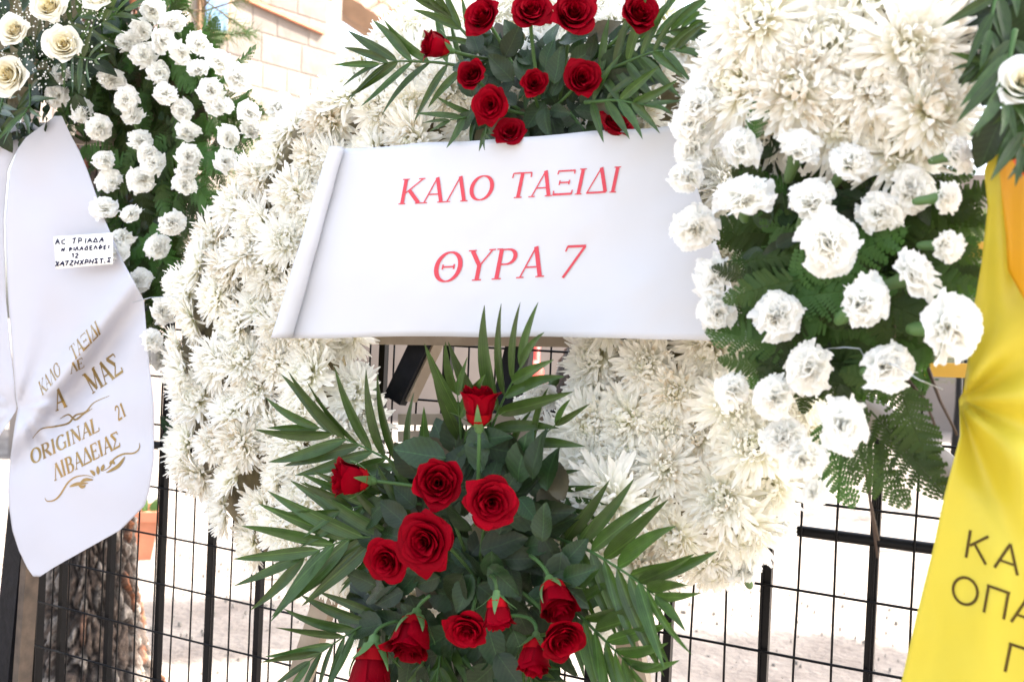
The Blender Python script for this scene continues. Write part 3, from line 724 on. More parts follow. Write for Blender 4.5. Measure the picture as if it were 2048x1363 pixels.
# curved pale board edge behind the ferns
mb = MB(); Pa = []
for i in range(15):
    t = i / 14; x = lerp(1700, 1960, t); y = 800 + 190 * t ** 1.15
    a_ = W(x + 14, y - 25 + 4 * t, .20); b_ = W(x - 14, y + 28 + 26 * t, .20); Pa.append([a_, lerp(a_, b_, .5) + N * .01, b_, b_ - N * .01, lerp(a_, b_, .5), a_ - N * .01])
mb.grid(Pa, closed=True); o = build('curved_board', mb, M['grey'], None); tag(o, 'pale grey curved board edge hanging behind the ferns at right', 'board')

# ================================================================ BIG CHRYSANTHEMUM WREATH
OUT = [(318, 640), (335, 560), (400, 460), (430, 370), (500, 280), (580, 200), (650, 130), (750, 60), (880, 10), (1000, -20), (1200, -40), (1400, -10), (1520, 60), (1620, 250), (1680, 500), (1690, 750), (1660, 900), (1610, 990), (1580, 1060), (1510, 1120), (1430, 1180), (1300, 1215), (1150, 1240), (1000, 1255), (800, 1240), (640, 1200), (510, 1150), (430, 1075), (372, 980), (332, 880), (312, 760)]
HOLE = [(760, 500), (735, 700), (755, 800), (785, 900), (850, 980), (950, 1020), (1060, 1010), (1095, 960), (1060, 880), (1140, 780), (1150, 700), (1120, 500), (950, 430)]
CX, CY = 985, 620
wr = empty('chrysanthemum_wreath', W(985, 1250, .1), 'large ring wreath packed with cream white chrysanthemums behind the paper banner', 'wreath')
def inset_poly(P, k, cx=CX, cy=CY): return [(cx + (x - cx) * k, cy + (y - cy) * k) for x, y in P]
# backing ring
ni = 60; A = []; 
def radial(P, ang):
    lo, hi = 0, 1200
    for _ in range(22):
        mid = (lo + hi) / 2
        if inpoly(CX - 30 + math.cos(ang) * mid, 720 + math.sin(ang) * mid, P): lo = mid
        else: hi = mid
    return lo
rings = []
for i in range(ni):
    a = 2 * math.pi * i / ni; ri, ro = radial(HOLE, a) + 32, radial(OUT, a) - 48; row = []
    for f, d in ((0, .10), (.12, .15), (.5, .185), (.88, .15), (1, .10), (1, .06), (0, .06)):
        q = lerp(ri, ro, f); row.append(W(CX - 30 + math.cos(a) * q, 720 + math.sin(a) * q, d))
    rings.append(row)
rings.append(rings[0]); mb = MB(); mb.grid(rings, closed=True); build('backing_ring', mb, M['foam'], wr)
r = random.Random(21)
fixed = [(1215, 1005), (1125, 895), (1330, 935), (1400, 870), (1180, 850), (1290, 730), (1420, 700), (1445, 990), (1350, 1070), (1510, 890), (430, 725), (385, 640), (520, 450), (455, 545)]
pts = scatter(OUT, HOLE, 34, 42, lambda x: 50 + 25 * max(0, (x - 300)) / 1300, r, fixed)
bannerP = [(690, 330), (1330, 290), (1450, 640), (620, 640)]
for x, y in pts:
    if inpoly(x, y, bannerP) and dpoly(x, y, bannerP) > 75: continue
    do = dpoly(x, y, OUT); di = dpoly(x, y, HOLE); edge = max(0, 1 - do / 110); ie = max(0, 1 - di / 90)
    vx, vy = x - CX, CY - y; l = math.hypot(vx, vy) + 1
    dirv = (N * 1.0 + E * (vx / l * (edge * .9 - ie * .6)) + ZV * (vy / l * (edge * .9 - ie * .6)) + Vector((r.gauss(0, .3), r.gauss(0, .15), r.gauss(-.02, .32))))
    d = .215 - .07 * edge - .05 * ie + r.uniform(-.012, .018)
    v = None; dm = r.uniform(.090, .124)
    if (x, y) == (1215, 1005): dirv = N + ZV * .15 - E * .15; d = .27; dm = .135; v = 0
    put_mum(wr, x, y, d, dm, dirv, r, v)
for x, y, s in ((716, 752, .055), (700, 800, .05), (722, 815, .05), (745, 800, .05), (1088, 790, .055), (1055, 815, .05), (1620, 965, .05), (1490, 1140, .055), (322, 714, .06), (705, 1130, .05), (1195, 1250, .06), (715, 1260, .06), (1400, 140, .06), (560, 215, .055), (1560, 1050, .05)):
    put_carn(wr, x, y, .17 if x < 1700 and x > 600 else .13, s, N + Vector((r.gauss(0, .4), 0, r.gauss(0, .4))), r)
for x, y, a in ((352, 860, 2.6), (345, 870, 3.4), (720, 770, 4), (330, 735, 1.5), (1490, 1060, 5.5)): leaf_at(wr, x, y, .12, 45, a, r)

# ================================================================ ROSE SPRAYS
DB = .40
sp1 = empty('rose_spray', W(960, 1100, .3), 'lower spray of thirteen red roses with palm leaves under the banner', 'rose spray')
r = random.Random(33)
LOWP = [(830, 870), (960, 850), (1060, 900), (1130, 960), (1150, 1060), (1190, 1100), (1190, 1200), (1150, 1290), (1110, 1380), (740, 1380), (700, 1290), (690, 1210), (720, 1120), (690, 1040), (700, 980), (780, 930)]
for x, y in scatter(LOWP, None, 16, 0, lambda x: 24, r, tries=3500):
    lay = r.random(); vx, vy = x - 950, 1090 - y; a = math.atan2(vy, vx) + r.gauss(0, .8)
    leaf_at(sp1, x - math.cos(a) * 30, y + math.sin(a) * 30, lerp(.26, .365, lay), r.uniform(66, 112), a, r, lib=(DLEAF if r.random() < .05 else RLEAF))
palm(sp1, [(880, 985), (800, 930), (720, 890), (640, 855)], .29, .36, 165, 9, r, 66, 20, tipout=.3)
palm(sp1, [(880, 1080), (790, 1070), (700, 1075), (610, 1110)], .29, .40, 175, 9, r, 48, 22, tipout=.3)
palm(sp1, [(860, 1010), (790, 1000), (730, 1010), (680, 1020)], .29, .37, 120, 6, r, 50, 20)
palm(sp1, [(850, 1190), (760, 1230), (690, 1270), (620, 1320)], .29, .40, 125, 9, r, 62, 20, tipout=.3)
palm(sp1, [(960, 920), (985, 850), (1010, 790), (1040, 735)], .29, .39, 165, 6, r, 52, 20, tipout=.3)
palm(sp1, [(925, 900), (920, 840), (915, 790)], .29, .37, 160, 3, r, 26, 12, tipout=.2)
palm(sp1, [(1100, 1070), (1180, 1100), (1260, 1150), (1310, 1190)], .29, .41, 170, 9, r, 62, 24, tipout=.3)
palm(sp1, [(1090, 1180), (1160, 1230), (1220, 1290), (1260, 1330)], .29, .41, 150, 8, r, 55, 22, tipout=.3)
palm(sp1, [(1010, 900), (1060, 890), (1110, 850)], .29, .36, 115, 3, r, 40, 10)
palm(sp1, [(900, 1230), (880, 1310), (870, 1390)], .29, .38, 120, 6, r, 45, 22)
palm(sp1, [(1030, 1260), (1050, 1330), (1080, 1390)], .29, .38, 120, 6, r, 45, 22)
palm(sp1, [(1080, 950), (1130, 990), (1160, 1040)], .27, .30, 90, 5, r, 45, 22)
for (x, y, px, dr, kind, sq, st) in [
    (875, 965, 102, (.05, .15, 1), 'open', 1, (930, 1100, .32)), (983, 1003, 102, (.1, .05, 1), 'open', 1, (960, 1120, .32)),
    (850, 1083, 112, (-.25, .1, 1), 'open', 1.12, (950, 1180, .32)), (775, 1118, 92, (-.35, -.1, 1), 'open', 1, (900, 1180, .32)),
    (958, 812, 80, (.0, .95, .15), 'bud', 1, (950, 1050, .34)), (702, 957, 76, (-1, .15, .35), 'bud', 1, (860, 975, .35)),
    (1112, 1197, 84, (.25, -.65, .75), 'bud', 1, (1060, 1110, .34)), (1122, 1275, 98, (.3, -.35, .9), 'open', 1, (1040, 1180, .33)),
    (1068, 1312, 74, (-.1, -.8, .5), 'bud', 1, (1020, 1230, .34)), (995, 1225, 66, (.05, -.95, .3), 'bud', 1, (978, 1150, .36)),
    (935, 1257, 84, (-.15, -.35, 1), 'open', 1, (960, 1150, .32)), (822, 1272, 90, (-.15, -.75, .65), 'bud', 1, (860, 1190, .36)),
    (742, 1338, 100, (-.05, -.9, .4), 'bud', 1, (800, 1240, .35))]:
    dd = DB + r.uniform(-.01, .015) + (.03 if (x, y) == (850, 1083) else 0)
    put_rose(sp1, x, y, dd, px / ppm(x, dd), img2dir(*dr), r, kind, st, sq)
sp2 = empty('rose_spray', W(1090, 150, .3), 'upper spray of red roses with palm leaves above the banner', 'rose spray')
UPP = [(900, 110), (960, 60), (1040, 60), (1250, 60), (1300, 100), (1300, 180), (1260, 250), (1200, 290), (980, 300), (920, 250), (930, 180)]
for x, y in scatter(UPP, None, 10, 0, lambda x: 21, r, tries=2500):
    vx, vy = x - 1100, 200 - y; a = math.atan2(vy, vx) + r.gauss(0, .8)
    leaf_at(sp2, x - math.cos(a) * 22, y + math.sin(a) * 22, lerp(.25, .31, r.random()), r.uniform(48, 78), a, r, lib=(DLEAF if r.random() < .05 else RLEAF))
palm(sp2, [(960, 140), (880, 125), (800, 122), (760, 128)], .28, .31, 128, 7, r, 60, 18, tipout=.2)
palm(sp2, [(960, 100), (915, 50), (890, 25)], .28, .31, 95, 4, r, 40, 12)
palm(sp2, [(960, 230), (930, 235), (900, 240)], .28, .33, 85, 3, r, 50, 12)
palm(sp2, [(1200, 100), (1270, 85), (1350, 60), (1390, 52)], .29, .33, 108, 8, r, 52, 14, tipout=.25)
palm(sp2, [(1180, 160), (1240, 130), (1300, 105), (1350, 100)], .30, .36, 115, 7, r, 70, 24, tipout=.5)
palm(sp2, [(1170, 205), (1230, 200), (1290, 210)], .31, .36, 110, 5, r, 50, 20, tipout=.3)
palm(sp2, [(975, 255), (970, 270)], .33, .36, 70, 2, r, 20, 5, tipout=.2)
for (x, y, px, dr, kind, sq, st) in [
    (966, 34, 78, (-.35, .2, .8), 'open', 1, (1060, 200, .28)), (1062, 22, 80, (0, .25, .9), 'open', 1, (1080, 200, .28)), (1147, 28, 92, (.05, .15, 1), 'open', 1, (1120, 200, .28)),
    (1277, 28, 82, (.2, .15, .85), 'open', 1, (1160, 140, .28)), (873, 92, 58, (-.95, .2, .4), 'bud', 1, (975, 118, .28)), (945, 150, 64, (-.3, .15, .9), 'open', 1, (1040, 220, .28)),
    (980, 210, 70, (-.2, -.15, 1), 'open', 1.08, (1060, 230, .28)), (1068, 166, 54, (0, 0, 1), 'open', 1.1, (1080, 230, .27)), (1165, 158, 72, (.15, .05, 1), 'open', 1.1, (1100, 230, .28)),
    (1020, 264, 62, (-.1, .3, .9), 'open', 1, (1080, 250, .26)), (1232, 252, 72, (.3, .55, .6), 'open', 1, (1140, 225, .27))]:
    dd = .345 + r.uniform(-.01, .01) - (.03 if y > 240 else 0)
    put_rose(sp2, x, y, dd, px / ppm(x, dd), img2dir(*dr), r, kind, st, sq)

# ================================================================ LETTERING
TH, TN, SR = .135, .05, .04
def ell(cx, cy, rx, ry, a0=0, a1=360, n=28): return [(cx + rx * math.cos(math.radians(lerp(a0, a1, i / n))), cy + ry * math.sin(math.radians(lerp(a0, a1, i / n)))) for i in range(n + 1)]
def ser(x, y, w=.26): return ([(x - w / 2, y), (x + w / 2, y)], SR)
GL = {   # glyph: (advance, [(points, width or 'oval')...])
 'K': (.86, [([(.16, .02), (.16, .98)], TH), ([(.80, .97), (.22, .44)], TN), ([(.34, .55), (.78, .03)], TH), ser(.16, .02), ser(.16, .98), ser(.76, .98, .24), ser(.78, .02, .26)]),
 'A': (.84, [([(.44, .98), (.10, .03)], TN), ([(.44, 1.0), (.74, .03)], TH), ([(.20, .34), (.62, .34)], TN), ser(.10, .02, .24), ser(.74, .02, .28)]),
 'L': (.84, [([(.44, .98), (.10, .03)], TN), ([(.44, 1.0), (.74, .03)], TH), ser(.10, .02, .24), ser(.74, .02, .28)]),
 'O': (.98, [(ell(.46, .5, .38, .47), 'oval')]),
 'T': (.80, [([(.40, .02), (.40, .96)], TH), ([(.06, .96), (.74, .96)], TN), ([(.06, .96), (.05, .78)], TN), ([(.74, .96), (.75, .78)], TN), ser(.40, .02, .3)]),
 'X': (.80, [([(.06, .95), (.70, .95)], .06), ([(.08, .97), (.07, .82)], TN), ([(.69, .97), (.70, .82)], TN), ([(.20, .5), (.56, .5)], .06), ([(.20, .59), (.20, .41)], TN), ([(.56, .59), (.56, .41)], TN), ([(.04, .05), (.74, .05)], .08), ([(.05, .03), (.04, .2)], TN), ([(.73, .03), (.74, .2)], TN)]),
 'I': (.42, [([(.18, .02), (.18, .98)], TH), ser(.18, .02), ser(.18, .98)]),
 'D': (.84, [([(.42, .98), (.06, .04)], TN), ([(.42, 1.0), (.76, .04)], TH), ([(.04, .04), (.78, .04)], .07)]),
 'Q': (.98, [(ell(.46, .5, .38, .47), 'oval'), ([(.28, .5), (.64, .5)], TN), ([(.28, .58), (.28, .42)], TN), ([(.64, .58), (.64, .42)], TN)]),
 'Y': (.84, [([(.42, .02), (.42, .48)], TH), ([(.44, .46), (.12, .97)], TH * .95), ([(.42, .46), (.76, .97)], TN), ser(.42, .02, .3), ser(.12, .98, .26), ser(.76, .98, .22)]),
 'P': (.76, [([(.16, .02), (.16, .98)], TH), ([(.16, .96), (.36, .96)] + ell(.38, .72, .26, .24, 90, -90, 14) + [(.16, .48)], 'bowl'), ser(.16, .02, .3), ser(.10, .98, .18)]),
 'R': (.86, [([(.16, .02), (.16, .98)], TH), ([(.16, .96), (.36, .96)] + ell(.38, .74, .24, .22, 90, -90, 14) + [(.16, .52)], 'bowl'), ([(.36, .5), (.74, .04)], TH), ser(.16, .02, .3), ser(.10, .98, .18), ser(.78, .03, .16)]),
 'B': (.80, [([(.16, .02), (.16, .98)], TH), ([(.16, .96), (.34, .96)] + ell(.36, .74, .22, .22, 90, -90, 12) + [(.16, .52)], 'bowl'), ([(.34, .52)] + ell(.38, .27, .26, .25, 90, -90, 12) + [(.16, .02)], 'bowl'), ser(.10, .98, .18), ser(.10, .02, .18)]),
 'G': (.92, [(ell(.48, .5, .38, .47, 45, 320), 'oval'), ([(.76, .02), (.76, .42)], TH * .8), ser(.74, .42, .28)]),
 'N': (.92, [([(.16, .02), (.16, .98)], TN), ([(.14, .98), (.74, .03)], TH), ([(.74, .02), (.74, .98)], TN), ser(.16, .02, .24), ser(.10, .98, .2), ser(.74, .98, .24)]),
 'l': (.74, [([(.16, .02), (.16, .98)], TH), ([(.10, .03), (.66, .03)], TN), ([(.66, .02), (.68, .24)], TN), ser(.16, .98, .28)]),
 'M': (1.06, [([(.16, .02), (.16, .98)], TN), ([(.16, .98), (.50, .08)], TH), ([(.50, .08), (.86, .98)], TN), ([(.86, .02), (.86, .98)], TH), ser(.16, .02, .24), ser(.10, .98, .2), ser(.92, .98, .2), ser(.86, .02, .3)]),
 'S': (.78, [([(.08, .96), (.68, .96)], .06), ([(.68, .97), (.69, .78)], TN), ([(.10, .95), (.44, .50)], TH), ([(.44, .50), (.08, .06)], TN), ([(.06, .05), (.70, .05)], .08), ([(.69, .04), (.72, .24)], TN)]),
 'E': (.76, [([(.16, .02), (.16, .98)], TH), ([(.10, .97), (.64, .97)], TN), ([(.64, .98), (.65, .80)], TN), ([(.16, .51), (.50, .51)], TN), ([(.50, .6), (.50, .42)], TN), ([(.10, .03), (.68, .03)], TN), ([(.67, .02), (.69, .22)], TN)]),
 '2': (.66, [([(.10, .74)] + ell(.32, .76, .21, .22, 170, -30, 12) + [(.10, .06)], .085), ([(.08, .05), (.58, .05)], .10)]),
 '1': (.5, [([(.26, .02), (.26, .98)], TH), ([(.10, .84), (.26, .98)], TN), ser(.26, .02, .32)]),
 '7': (.66, [([(.06, .95), (.62, .95)], .075), ([(.07, .97), (.05, .80)], TN), ([(.60, .94), (.20, .0)], .085)]),
 # plain sans for the yellow ribbon
 'k': (.92, [([(.12, 0), (.12, 1)], .13), ([(.74, 1), (.18, .46)], .12), ([(.32, .58), (.80, 0)], .13)]),
 'a': (.96, [([(.46, 1), (.06, 0)], .13), ([(.46, 1), (.86, 0)], .13), ([(.20, .32), (.72, .32)], .11)]),
 'o': (1.1, [(ell(.50, .5, .42, .46), .13)]),
 'p': (1.0, [([(.12, 0), (.12, 1)], .13), ([(.06, .95), (.88, .95)], .13), ([(.82, 0), (.82, 1)], .13)]),
}
def stroke(mb, pts, width, mapf, lift, bold=1.0):
    n = len(pts)
    for_w = []
    P = []
    for i, (x, y) in enumerate(pts):
        a = pts[max(i - 1, 0)]; b = pts[min(i + 1, n - 1)]
        if pts[0] == pts[-1] or math.dist(pts[0], pts[-1]) < 1e-6:
            if i == 0: a = pts[-2]
            if i == n - 1: b = pts[1]
        dx, dy = b[0] - a[0], b[1] - a[1]; l = math.hypot(dx, dy) + 1e-9; nx, ny = -dy / l, dx / l
        if width == 'oval': wd = TN + (TH * 1.1 - TN) * abs(dy / l) ** 1.3
        elif width == 'bowl': wd = TN + (TH - TN) * max(0, -dy / l) ** 1.3
        elif callable(width): wd = width(i / (n - 1))
        else: wd = width
        wd *= bold
        P.append([mapf(x + nx * wd / 2, y + ny * wd / 2, lift), mapf(x - nx * wd / 2, y - ny * wd / 2, lift)])
    mb.grid(P)
def subdiv(pts, k=4):
    out = []
    for a, b in zip(pts, pts[1:]):
        for i in range(k): out.append((lerp(a[0], b[0], i / k), lerp(a[1], b[1], i / k)))
    return out + [pts[-1]]
def letters(text, origin, xvec, yvec, surf, parent, mt, track=0.0, bold=1.0):
    """origin/xvec/yvec in photo pixels on the surface; xvec is one glyph height along the baseline."""
    cx = 0.0; li = 0
    for ch in text:
        if ch == ' ': cx += .42; continue
        ad, strokes = GL[ch]; mb = MB()
        for si, (pts, wd) in enumerate(strokes):
            li += 1
            def mp(x, y, lift, cx=cx): return surf(origin[0] + xvec[0] * (cx + x) + yvec[0] * y, origin[1] + xvec[1] * (cx + x) + yvec[1] * y, lift)
            if len(pts) == 2: pts = subdiv(pts, 5)
            stroke(mb, pts, wd, mp, .0006 + .00005 * si, bold)
        build('letter', mb, mt, parent); cx += ad + track

# ================================================================ PAPER BANNER
def ban_px(u, v):
    tl, tr, br, bl = (684, 298), (1352, 250), (1500, 684), (578, 676)
    x = lerp(lerp(tl[0], tr[0], u), lerp(bl[0], br[0], u), v); y = lerp(lerp(tl[1], tr[1], u), lerp(bl[1], br[1], u), v)
    y -= 9 * math.sin(math.pi * u) * (v - .2) + 3.5 * nz(u * 6, v * 2, 4); x += 2 * nz(u * 2, v * 6, 9)                      # soft sag of the lower edge
    return x, y
def ban_h(px, py): return .305 + .010 * math.sin((px - 600) / 290) + .006 * math.sin(px / 170 + py / 130) + .006 * nz(px / 150, py / 150, 3) + .0022 * nz(px / 45 + py / 90, py / 60, 8) - .02 * max(0, (px - 1330) / 170) ** 2
bn = empty('paper_banner', W(1030, 680, .3), 'white printed paper banner with red Greek lettering and a rolled left edge', 'banner')
mb = MB(); nu, nv = 60, 30; P = []
for j in range(nv + 1):
    v = j / nv; row = [W(*ban_px(i / nu, v), ban_h(*ban_px(i / nu, v))) for i in range(nu + 1)][::-1]
    p0 = row[-1]; eu = (row[-4] - p0).normalized(); rad = lerp(.0115, .0165, v)
    vv_ = (W(*ban_px(0, 1), .3) - W(*ban_px(0, 0), .3)).normalized(); nn = eu.cross(vv_).normalized()
    if nn.dot(N) < 0: nn = -nn
    c = p0 + nn * rad
    for k in range(1, 26):
        th = k / 25 * math.radians(500); rq = rad * (1 - .10 * k / 25)
        row.append(c - eu * (math.sin(th) * rq) - nn * (math.cos(th) * rq))
    P.append(row)
mb.grid(P); sheet = build('sheet', mb, M['paper'], bn)
sol = sheet.modifiers.new('thickness', 'SOLIDIFY'); sol.thickness = .0004
def surf_ban(px, py, lift): return W(px, py, ban_h(px, py) + lift + .0004)
letters('KALO', (795, 409), (53, -2.5), (9.5, -51), surf_ban, bn, M['print'], .03)
letters('TAXIDI', (1014, 397), (53, -3), (11, -52), surf_ban, bn, M['print'], .02)
letters('QYPA', (862, 566), (62, -3.5), (12, -62), surf_ban, bn, M['print'], .06)
letters('7', (1112, 556), (66, -3), (20, -66), surf_ban, bn, M['print'])

# ================================================================ LEFT WREATH: carnations on fern
lw = empty('carnation_wreath', W(330, 700, .1), 'white carnations on dark green fern at the left of the big wreath', 'wreath')
LP = [(100, 190), (150, 60), (230, 10), (330, 10), (420, 90), (470, 190), (485, 270), (460, 330), (410, 400), (395, 470), (350, 560), (335, 640), (325, 720), (300, 700), (290, 600), (245, 520), (215, 420), (200, 300), (120, 250)]
r = random.Random(44)
mb = MB(); 
slab('foam_core', [(200, 90), (330, 60), (400, 150), (420, 260), (380, 380), (350, 480), (310, 600), (285, 590), (240, 450), (215, 300)], .05, .085, M['foam'], lw)
for x, y in scatter(LP, None, 12, 0, lambda x: 23, r, tries=4000):
    a = math.atan2((300 - y), (x - 290)) * .6 + r.gauss(0, .5) - (.9 if y > 300 else 0) + (math.pi * 0)
    if r.random() < .45: a = r.uniform(-2.6, -.6)
    fern_at(lw, x - math.cos(a) * 35, y + math.sin(a) * 35, lerp(.09, .135, r.random()), r.uniform(80, 140), a, r)
for x, y, a, L in ((440, 170, .9, 110), (430, 240, .4, 110), (350, 60, 1.2, 90), (350, 30, .9, 80), (440, 300, -.4, 90), (215, 300, -2.6, 80), (240, 400, -2.4, 80), (390, 120, 1.0, 100)): fern_at(lw, x, y, .13, L, a, r)
for i in range(60):
    x = 215 + 230 * r.random(); y = 60 + 480 * r.random()
    if inpoly(x, y, LP): leaf_at(lw, x, y, .12, r.uniform(25, 42), r.uniform(0, 6.3), r)
LC = [(305, 20), (344, 46), (284, 62), (253, 84), (325, 80), (397, 86), (286, 111), (361, 106), (438, 123), (318, 144), (397, 138), (474, 154), (222, 159), (332, 186), (421, 180), (251, 198), (439, 212), (267, 233), (364, 221), (499, 224), (164, 222), (197, 256), (280, 279), (374, 263), (457, 274), (297, 311), (378, 312), (372, 340), (451, 321), (209, 320), (222, 362), (282, 359), (368, 369), (209, 415), (262, 427), (344, 445), (113, 191), (159, 65), (244, 474), (316, 495), (279, 560), (352, 563), (325, 622), (303, 680), (236, 505), (120, 150), (305, 325), (255, 205), (500, 260)]
for x, y in LC:
    px = r.uniform(47, 57); dd = .165 + r.uniform(-.01, .02); dv = img2dir((x - 250) / 330 + r.gauss(0, .22), .15 + r.gauss(0, .28), 1)
    put_carn(lw, x, y, dd, px / ppm(x, dd), dv, r)
# white rose spray top left
ws = empty('white_rose_spray', W(80, 120, .2), 'cream white roses with baby breath and dark leaves in the top left corner', 'rose spray')
TP = [(-60, -60), (260, -60), (250, 60), (200, 130), (150, 200), (120, 230), (30, 300), (-60, 310)]
for x, y in scatter(TP, None, 6, 0, lambda x: 23, r, tries=3000):
    leaf_at(ws, x, y, lerp(.13, .22, r.random()), r.uniform(45, 75), r.uniform(0, 6.3), r)
slab('foam_core', [(-60, -60), (170, -60), (140, 120), (60, 230), (-60, 250)], .08, .12, M['foam'], ws)
palm(ws, [(150, 80), (200, 50), (250, 20)], .22, .26, 85, 5, r, 45, 14)
palm(ws, [(130, 60), (175, 10), (220, -40)], .22, .26, 110, 6, r, 45, 14)
palm(ws, [(120, 100), (160, 115), (190, 120)], .23, .28, 72, 5, r, 80, 22, tipout=.4)
palm(ws, [(60, 170), (60, 210), (40, 240)], .2, .25, 75, 5, r, 65, 22)
palm(ws, [(10, 180), (0, 220), (-10, 250)], .2, .25, 75, 5, r, 60, 22)
for i in range(46):                                             # brown dry twigs below
    x, y = r.uniform(-20, 110), r.uniform(225, 290); leaf_at(ws, x, y, .17, r.uniform(18, 34), r.uniform(2, 4.5) + (math.pi if r.random() < .5 else 0), r, name='small_leaf')
for x, y, px, dr in ((31, 62, 62, (-.1, .1, 1)), (99, 14, 72, (.05, .15, 1)), (128, 89, 70, (.2, -.05, 1)), (18, 150, 78, (-.1, -.05, 1)), (195, -8, 60, (.2, .3, 1)), (-40, 20, 70, (0, 0, 1))):
    put_rose(ws, x, y, .27, px / ppm(x, .27), img2dir(*dr), r, 'white', (80, 120, .17))
mb = MB()
for _ in range(520):
    while True:
        x, y = r.uniform(-40, 215), r.uniform(-30, 180)
        if x + y < 260 or r.random() < .25: break
    dd = r.uniform(.235, .285); c = W(x, y, dd); s = r.uniform(.0012, .0026)
    top = [c + (E * math.cos(k * 1.2566) + ZV * math.sin(k * 1.2566)) * s for k in range(5)]; f = c + N * s; b = c - N * s; k0 = len(mb.v)
    mb.v += [tuple(p) for p in top] + [tuple(f), tuple(b)]; mb.c += [(.85, .85, .82)] * 7
    for k in range(5): mb.f.append((k0 + k, k0 + (k + 1) % 5, k0 + 5)); mb.f.append((k0 + (k + 1) % 5, k0 + k, k0 + 6))
o = build('baby_breath', mb, M['carn'], ws, colour=True); o['kind'] = 'stuff'
mb = MB()
for _ in range(60):
    x, y = r.uniform(-20, 190), r.uniform(-20, 160); a = W(60, 120, .17); b = W(x, y, .25); mb.tube([a, lerp(a, b, .6) + ZV * .01, b], .0005, 3, cap=False)
o = build('baby_breath_stems', mb, M['stem'], ws); o['kind'] = 'stuff'

# ================================================================ WHITE SATIN RIBBON (left)
T1 = [(232, 110, 124), (250, 86, 132), (275, 52, 144), (300, 34, 158), (340, 20, 175), (440, 10, 210), (520, 13, 245), (600, 17, 288), (700, 24, 296), (800, 33, 307), (816, 36, 308), (850, 30, 308), (920, 20, 308), (980, 16, 299), (1010, 18, 290), (1060, 25, 240), (1100, 38, 168), (1135, 55, 106), (1156, 70, 74)]
T2 = [(245, -60, 100), (262, -60, 72), (300, -60, 34), (340, -60, 16), (440, -60, 8), (600, -60, 12), (700, -60, 22), (800, -60, 32), (818, -60, 34), (840, -60, 20), (870, -60, 0), (900, -60, -22), (930, -60, -45)]
def pinch(px, py):
    dx, dy = px - 35, py - 816; q = math.hypot(dx, dy); a = math.atan2(dy, dx)
    return (.5 * math.cos(a * 9) + .5 * math.cos(a * 14 + 1)) * .008 * min(1, q / 60) * math.exp(-q / 110) - .02 * math.exp(-(q / 30) ** 2)
def rib_h(px, py):
    h = .185 + .014 * math.sin(px / 52 + .6 + py / 400) + pinch(px, py)
    # diagonal fold from (292,600) down-left to (60,880)
    ax, ay, bx, by = 292, 560, 40, 900; L = math.hypot(bx - ax, by - ay); ux, uy = (bx - ax) / L, (by - ay) / L
    t = (px - ax) * ux + (py - ay) * uy; q = (px - ax) * -uy + (py - ay) * ux          # q>0 upper-left side
    if True:
        tt = max(0, min(1, t / L)); env = math.sin(math.pi * min(1, max(0, (t + 60) / (L + 120))))
        h += .030 * env * (math.exp(-((q - 18) / 22) ** 2)) - .024 * env * math.exp(-((q + 22) / 30) ** 2)
    h += .006 * nz(px / 70, py / 110, 2) + .004 * math.sin((px - 100) / 26 + py / 200) * math.exp(-((py - 260) / 90) ** 2)
    h += .008 * math.sin((py - 900) / 90) * (px / 300)
    return h
def rows_mesh(rows, hf, nc=26, step=8):
    y = rows[0][0]; P = []
    while y <= rows[-1][0]:
        xl, xr = interp(rows, y); P.append([W(lerp(xl, xr, i / nc), y, hf(lerp(xl, xr, i / nc), y)) for i in range(nc + 1)]); y += step
    mb = MB(); mb.grid(P); return mb
wrib = empty('satin_ribbon', W(110, 235, .19), 'long white satin ribbon with gold lettering hanging at the left', 'ribbon')
o = build('ribbon_tail', rows_mesh(T1, rib_h, 50, 5), M['satin'], wrib); o.modifiers.new('t', 'SOLIDIFY').thickness = .0005
def rib2_h(px, py): return .172 + .010 * math.sin(px / 22 + py / 160) + pinch(px, py) + .004 * nz(px / 40, py / 80, 7)
o = build('ribbon_tail', rows_mesh(T2, rib2_h), M['satin'], wrib); o.modifiers.new('t', 'SOLIDIFY').thickness = .0005
def surf_rib(px, py, lift): return W(px, py, rib_h(px, py) + lift + .0006)
def Z4(x, y): return (x / 2.924, 430 + y / 2.924)
def Z7(x, y): return (x / 2.924, 897 + y / 2.924)
G = M['gold']
letters('KALO', (84, 791), (11.2, -12.8), (-8, -26), surf_rib, wrib, G, 0, 1.45)
letters('TAXIDI', (147, 722), (13.6, -13.6), (-10, -27), surf_rib, wrib, G, 0, 1.45)
letters('LE', (141, 748), (18, -9), (-4, -20), surf_rib, wrib, G, 0, 1.45)
letters('A', (112, 822), (26, -11), (-8, -40), surf_rib, wrib, G, 0, 1.45)
letters('MAS', (184, 788), (24, -17), (-20, -38), surf_rib, wrib, G, 0, 1.45)
letters('21', (236, 842), (15, -10.5), (-9, -27), surf_rib, wrib, G, 0, 1.45)
letters('ORIGINAl', (64, 929), (22.3, -11.2), (-5, -29), surf_rib, wrib, G, 0, 1.45)
letters('LIBADEIAS', (109, 961), (20.3, -10.6), (-7, -31), surf_rib, wrib, G, 0, 1.45)
